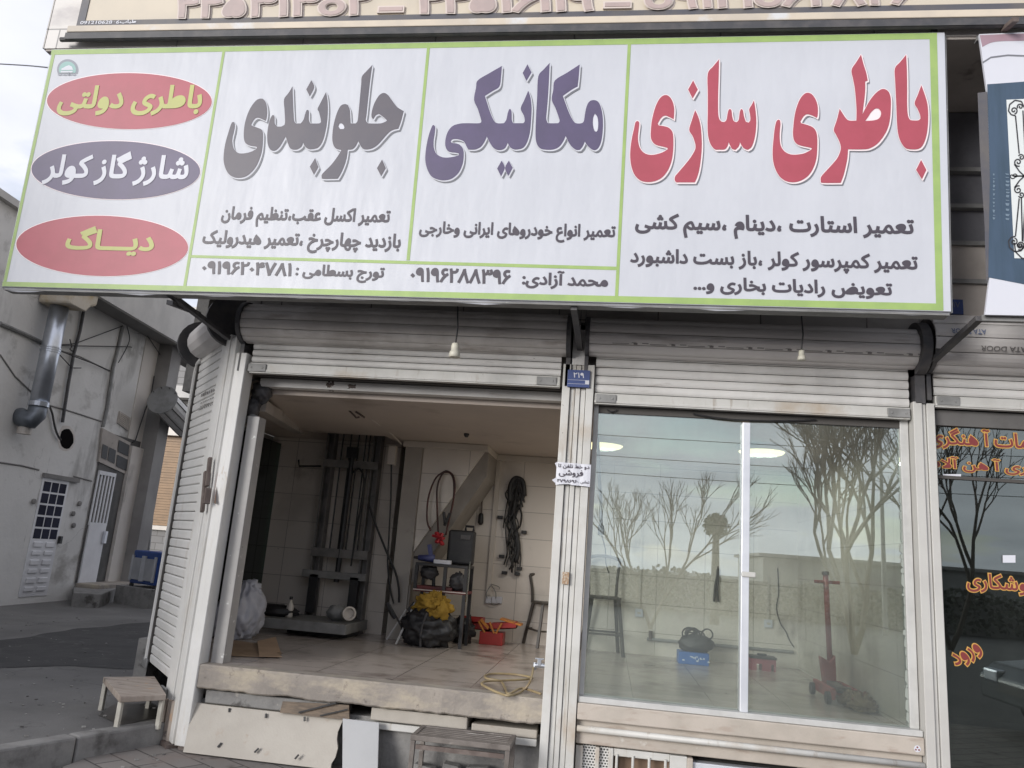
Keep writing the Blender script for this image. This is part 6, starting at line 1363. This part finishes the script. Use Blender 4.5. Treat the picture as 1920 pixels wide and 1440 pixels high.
for l in ([(300, 800), (291, 900), (280, 1000), (274, 1060)], [(292, 800), (283, 900), (270, 1040)]): fgf.tube([W(*q_, -.15) for q_ in l], .05, 6)
fgf.build('front_post', M['grey_steel'], ah)
# blue evaporative cooler
cl = thing('air_cooler', 'blue evaporative air cooler with grey louvred sides standing in the alley', 'air cooler', PZ(275, 1108, .47))
M['cooler_blue'] = mat('cooler_blue', (.02, .06, .23), (.016, .05, .19), s=4, rough=.45); M['louvre_grey'] = mat('cooler_louvre', (.40, .41, .43), (.34, .35, .37), s=4, rough=.5)
AC = .47; a, b, c = PZ(240, 1098, AC), PZ(288, 1105, AC), PZ(303, 1098, AC); h = P(292, 1035, b.y).z-AC; AZ0 = AZ; AZ = AC
e1 = (b-a); e2 = V((e1.y, -e1.x, 0)).normalized()*-.9
if e2.y < 0: e2 = -e2
F = [a, b, b+e2, a+e2]; z0_, z1_ = AZ+.06, AZ+h
MB().prism([V((p_.x, p_.y, z0_)) for p_ in F], (0, 0, h-.06)).build('case', M['cooler_blue'], cl, bevel=.03)
fn = V((e1.y, -e1.x, 0)).normalized(); 
if fn.y > 0: fn = -fn
for (u0, u1) in ((.06, .46), (.54, .94)):
    lv = MB(); A_, B__ = a.lerp(b, u0)+fn*.02, a.lerp(b, u1)+fn*.02
    for k in range(16): zz_ = z0_+.1+(h-.3)*k/16; lv.bar((A_.x, A_.y, zz_), (B__.x, B__.y, zz_), .03, .035)
    for e in (A_, B__): lv.bar((e.x, e.y, z0_+.06), (e.x, e.y, z1_-.1), .05, .05)
    lv.build('louvre', M['louvre_grey'], cl)
rn = e1.normalized(); lv = MB(); A_, B__ = b+e2*.12+rn*.02, b+e2*.88+rn*.02
for k in range(16): zz_ = z0_+.1+(h-.3)*k/16; lv.bar((A_.x, A_.y, zz_), (B__.x, B__.y, zz_), .03, .035)
lv.build('louvre', M['louvre_grey'], cl)
mb = MB()
for p_ in F: q_ = p_.lerp((F[0]+F[2])/2, .1); mb.box(q_.x-.03, q_.x+.03, q_.y-.03, q_.y+.03, AZ, AZ+.07)
mb.build('feet', M['black'], cl); AZ = AZ0; g_ = (F[0]+F[2])/2
MB().prism([V((g_.x+(p_.x-g_.x)*1.35, g_.y+(p_.y-g_.y)*1.35, AZ-.05)) for p_ in F], (0, 0, .47-AZ+.05)).build('landing', M['grey_conc'], st)
# building closing the alley, with an orange shutter
eb = thing('end_building', 'grey brick building with an orange slatted shutter closing the alley', 'building', (-11, 27, AZ)); YE = 27
M['grey_brick'] = brickmat('grey_block', 'xz', .5, .25, (.26, .255, .25), (.22, .215, .21), (.12, .115, .11), msize=.012, rough=.9)
a, b = P(270, 1000, YE), P(380, 900, YE)
MB().box(a.x-6, b.x+3, YE, YE+6, -.1, P(350, 690, YE).z+1.2).build('wall', M['grey_brick'], eb)
s0, s1 = P(296, 985, YE-.05), P(352, 820, YE-.05)
M['orange'] = mat('orange_shutter', (.27, .16, .075), (.22, .13, .06), s=3, rough=.5)
mb = MB(); n = 34; hh = (s1.z-s0.z)/n
for k in range(n): mb.box(s0.x-.4, s1.x+.6, YE-.05+(.02 if k % 2 else 0), YE, s0.z+k*hh+.004, s0.z+(k+1)*hh-.004)
mb.build('shutter', M['orange'], eb)
MB().box(s0.x-.4, s1.x+.6, YE-.12, YE-.0, s0.z-.16, s0.z-.01).box(s0.x-.4, s1.x+.6, YE-.3, YE, s1.z+.01, s1.z+.5).build('shutter_rail', M['trunk'], eb)
MB().box(a.x-6, b.x+3, YE-.5, YE, P(345, 745, YE).z-.1, P(345, 745, YE).z+.35).build('canopy', M['pale_fascia'], eb)
# pale building further back, seen under the sign
fb_ = thing('pale_building', 'tall pale rendered building behind the alley with seamed wall', 'building', (-16, 34, 0)); YF = 34
a, b, c = P(330, 620, YF), P(372, 600, YF), P(350, 574, YF)
MB().prism([V((a.x-1.5, YF, -.1)), V((b.x+6, YF, -.1)), V((b.x+6, YF, P(372, 578, YF).z)), V((a.x-1.5, YF, P(325, 573, YF).z))], (0, 6, 0)).build('wall', M['pale_fascia'], fb_)
mb = MB(); mb.tube([P(321, 568, YF-.03), P(314, 610, YF-.03)], .04, 5).tube([P(335, 640, YF-.03), P(372, 585, YF-.03)], .03, 5); mb.build('joint', M['dim_soffit'], fb_)
# cable across the sky
oc = thing('overhead_cable', 'thin black overhead cable crossing the pale sky at the left', 'cable', P(40, 124, 7)); MB().tube(cr_path([P(-260, 108, 9), P(0, 120, 8), P(92, 127, 6.6), P(130, 133, 6.1)], 8), .008, 5).build('cable', M['black'], oc)
# ---------------------------------------------------------------- across the street (seen mirrored in the shop windows)
YM = 6.085
def mir(px, py, yv): p = P(px, py, yv); return V((p.x, 2*YM-yv, p.z))     # point whose mirror image lies at depth yv
M['bark'] = mat('bare_bark', (.10, .085, .07), (.07, .06, .05), s=6, rough=.9, bump=.3)
def bare_tree(base, h, lbl, seed, spread=.5, trunks=3, lev=6, group='bare street trees'):
    r = random.Random(seed); t = thing('bare_tree', lbl, 'tree', base, group); tk = MB(); cr_ = MB()
    def grow(p, d, l, rad, lv):
        if lv == 0: return
        pts = [p]; dd = d.copy(); n = 4
        for k in range(n):
            dd = (dd+V((r.uniform(-.16, .16), r.uniform(-.16, .16), .05))).normalized(); pts.append(pts[-1]+dd*l/n)
        (tk if lv >= lev-1 else cr_).tube(pts, [rad*(1-.32*k/n) for k in range(n+1)], 7 if lv > 3 else 4, caps=False)
        m = 3 if lv > 2 else r.choice((2, 3))
        for k in range(m):
            a = r.uniform(0, 6.283); s = spread*r.uniform(.5, 1.15); q = pts[-1] if k < 2 else pts[r.choice((2, 3))]
            u = dd.orthogonal().normalized(); w = dd.cross(u); grow(q, (dd+(u*math.cos(a)+w*math.sin(a))*s).normalized(), l*r.uniform(.62, .82), rad*.66, lv-1)
    b = V(base)
    for k in range(trunks):
        a = 6.283*k/trunks+r.uniform(-.4, .4); grow(b, V((.28*math.cos(a)*(trunks > 1), .28*math.sin(a)*(trunks > 1), 1)).normalized(), h*.30, h*.0098, lev)
    tk.build('trunk', M['bark'], t); cr_.build('crown', mat('bare_twigs', (.16, .14, .12), (.12, .105, .09), s=6, rough=.9), t)
    return t
b1 = mir(1222, 1100, 22); b1.z = 0; b2 = mir(1600, 1110, 20); b2.z = 0; b3 = mir(1778, 1120, 24); b3.z = 0
bare_tree(b1, 5.4, 'thin bare street tree mirrored in the left window pane', 5, .45, 2, 6)
bare_tree(b2, 8.2, 'widest bare street tree mirrored in the right window pane', 12, .50, 3, 7)
bare_tree(b3, 8.0, 'bare street tree mirrored in the lettered dark shop window', 23, .42, 2, 6)
# pollarded tree on a tall stem
b = mir(1340, 1140, 26); b.z = 0; zt = mir(1343, 985, 26).z; pt = thing('pollard_tree', 'tall stemmed tree with one small round clipped crown', 'tree', b)
MB().tube([b, (b.x, b.y, zt)], [.16, .10], 8).build('trunk', M['bark'], pt); cr_ = MB(); r = random.Random(6)
for k in range(900):
    d = V((r.gauss(0, 1), r.gauss(0, 1), r.gauss(0, 1))).normalized()*r.uniform(.15, .42); p = V((b.x, b.y, zt))+d; u = V((r.gauss(0, 1), r.gauss(0, 1), r.gauss(0, 1))).normalized()*.07; w = u.cross(V((r.gauss(0, 1), r.gauss(0, 1), r.gauss(0, 1)))).normalized()*.04
    cr_.add([p-u, p+w, p+u, p-w], [(0, 1, 2, 3)])
cr_.build('crown', mat('dusty_leaf', (.05, .075, .05), (.08, .10, .06), s=5, rough=.8), pt)
# low buildings, hedge, wall, lamp posts, car on the far side
fw = thing('far_wall', 'long low grey yard wall on the far side of the street', 'wall', (0, -22, 0)); MB().box(-40, 45, -22.3, -22, -.06, 1.3).build('wall_face', M['dim_soffit'], fw); MB().box(-40.05, 45.05, -22.36, -21.94, 1.3, 1.4).build('coping', M['kerb'], fw)
M['shed'] = mat('shed_wall', (.26, .255, .25), (.22, .215, .21), s=1, rough=.9)
fs_ = thing('far_shed', 'flat roofed grey shed behind the far yard wall', 'shed', (13, -27, 0)); MB().box(7, 22, -32, -25, -.06, 2.5).build('wall', M['shed'], fs_); MB().box(6.8, 22.2, -32.2, -24.8, 2.5, 2.65).build('roof', M['dim_soffit'], fs_)
hd = MB(); r = random.Random(3)
for k in range(12000):
    x = r.uniform(-40, 45); hgt = 1.75+.55*noise.noise(V((x*.25, 0, 0)))+.3*noise.noise(V((x*1.1, 3, 0))); p = V((x, -21.2+r.uniform(-.5, .5), hgt*.85*r.random()**.7)); u = V((r.gauss(0, 1), r.gauss(0, 1), r.gauss(0, 1))).normalized()*.09; w = u.cross(V((r.gauss(0, 1), r.gauss(0, 1), r.gauss(0, 1)))).normalized()*.1
    hd.add([p-u, p+w, p+u, p-w], [(0, 1, 2, 3)])
o = hd.build('hedge', mat('hedge_leaf', (.085, .09, .072), (.10, .105, .085), s=2, rough=.9), None); tag(o, 'dusty dark hedge running along the far yard wall', 'hedge', kind='stuff')
for (x, lbl) in ((-2.0, 'slim grey lamp post left of the bare trees across the street'), (9.6, 'slim grey lamp post between the bare trees across the street')):
    lp = thing('street_lamp', lbl, 'street lamp', (x, -17, -.06), 'lamp posts across the street'); MB().tube([(x, -17, -.06), (x, -17, 7.2)], [.09, .05], 10).build('post', M['grey_steel'], lp); MB().tube(cr_path([(x, -17, 7.2), (x-.3, -17, 7.6), (x-1.2, -17, 7.8)], 5), .035, 8).build('arm', M['grey_steel'], lp); MB().box(x-1.8, x-1.1, -17.12, -16.88, 7.72, 7.86).build('lamp_head', M['grey_steel'], lp, bevel=.03)
ow = thing('overhead_wires', 'sagging overhead wires strung between the posts across the street', 'wires', (4, -17, 6)); mb = MB()
for z, s in ((6.9, .5), (6.2, .6), (5.5, .55)): mb.tube([(x_, -17.2, z-s*math.sin(math.pi*(x_+20)/50)) for x_ in range(-20, 31, 2)], .012, 4)
mb.build('wire', M['black'], ow)
# parked silver car
cx, cyy = 6.9, 1.9
car = thing('parked_car', 'silver saloon car parked sideways in front of the lettered shop window', 'car', (cx, cyy, -.06))
prof = [(-2.1, .35), (-2.12, .62), (-1.95, .78), (-1.0, .92), (-.35, 1.38), (.25, 1.46), (.95, 1.40), (1.55, 1.0), (2.05, .93), (2.15, .62), (2.1, .35)]
M['car_paint'] = mat('silver_paint', (.20, .21, .22), (.18, .19, .20), s=2, rough=.25, metal=.4)
body = MB(); secs = [(-.86, .0), (-.82, .0), (.82, .0), (.86, .0)]
def ring(x, sh):
    out = []
    for (l, z) in prof: k = 1 if z < .95 else 1-.16*min(1, (z-.95)/.45); out.append(V((cx+x*k, cyy-l, -.06+z)))
    return out
R = [ring(-.84, 0), ring(-.80, 0), ring(.80, 0), ring(.84, 0)]; n = len(prof); b0 = len(body.v)
for q in R: body.v += q
for i in range(3):
    for j in range(n): j2 = (j+1) % n; body.f.append([b0+i*n+j, b0+i*n+j2, b0+(i+1)*n+j2, b0+(i+1)*n+j])
for t in tessellate_polygon([R[0]]): body.f.append([b0+i for i in t])
for t in tessellate_polygon([R[3]]): body.f.append([b0+3*n+i for i in reversed(t)])
body.build('body', M['car_paint'], car, bevel=.05)
gm = mat('car_glass', (.03, .035, .04), rough=.05)
def quadp(l0, z0, l1, z1, w0, w1, lift=.012): return MB().prism([V((cx-w0, cyy-l0, z0-.06)), V((cx+w0, cyy-l0, z0-.06)), V((cx+w1, cyy-l1, z1-.06)), V((cx-w1, cyy-l1, z1-.06))], (0, .012, .012))
quadp(-.97, .95, -.40, 1.35, .74, .66).build('windscreen', gm, car); quadp(1.53, 1.02, 1.0, 1.37, .74, .66).build('rear_window', gm, car)
for s in (-1, 1):
    MB().prism([V((cx+s*.825, cyy+.75, .90)), V((cx+s*.72, cyy+.32, 1.26)), V((cx+s*.72, cyy-.85, 1.28)), V((cx+s*.825, cyy-1.3, .94))], (s*.012, 0, .004)).build('side_window', gm, car)
    for l in (-1.35, 1.32):
        w_ = MB().tube([(cx+s*.66, cyy-l, .25), (cx+s*.865, cyy-l, .25)], .31, 24).build('wheel', M['black'], car, bevel=.03); MB().tube([(cx+s*.866, cyy-l, .25), (cx+s*.872, cyy-l, .25)], .19, 18).build('rim', M['alu'], w_)
    MB().box(cx+s*.52-.18, cx+s*.52+.18, cyy+2.0, cyy+2.13, .50, .66).build('headlight', M['galv'], car, bevel=.03)
MB().box(cx-.3, cx+.3, cyy+2.09, cyy+2.135, .42, .52).build('grille', M['black'], car)
car.rotation_euler.z = math.radians(90); car.location.z += .062
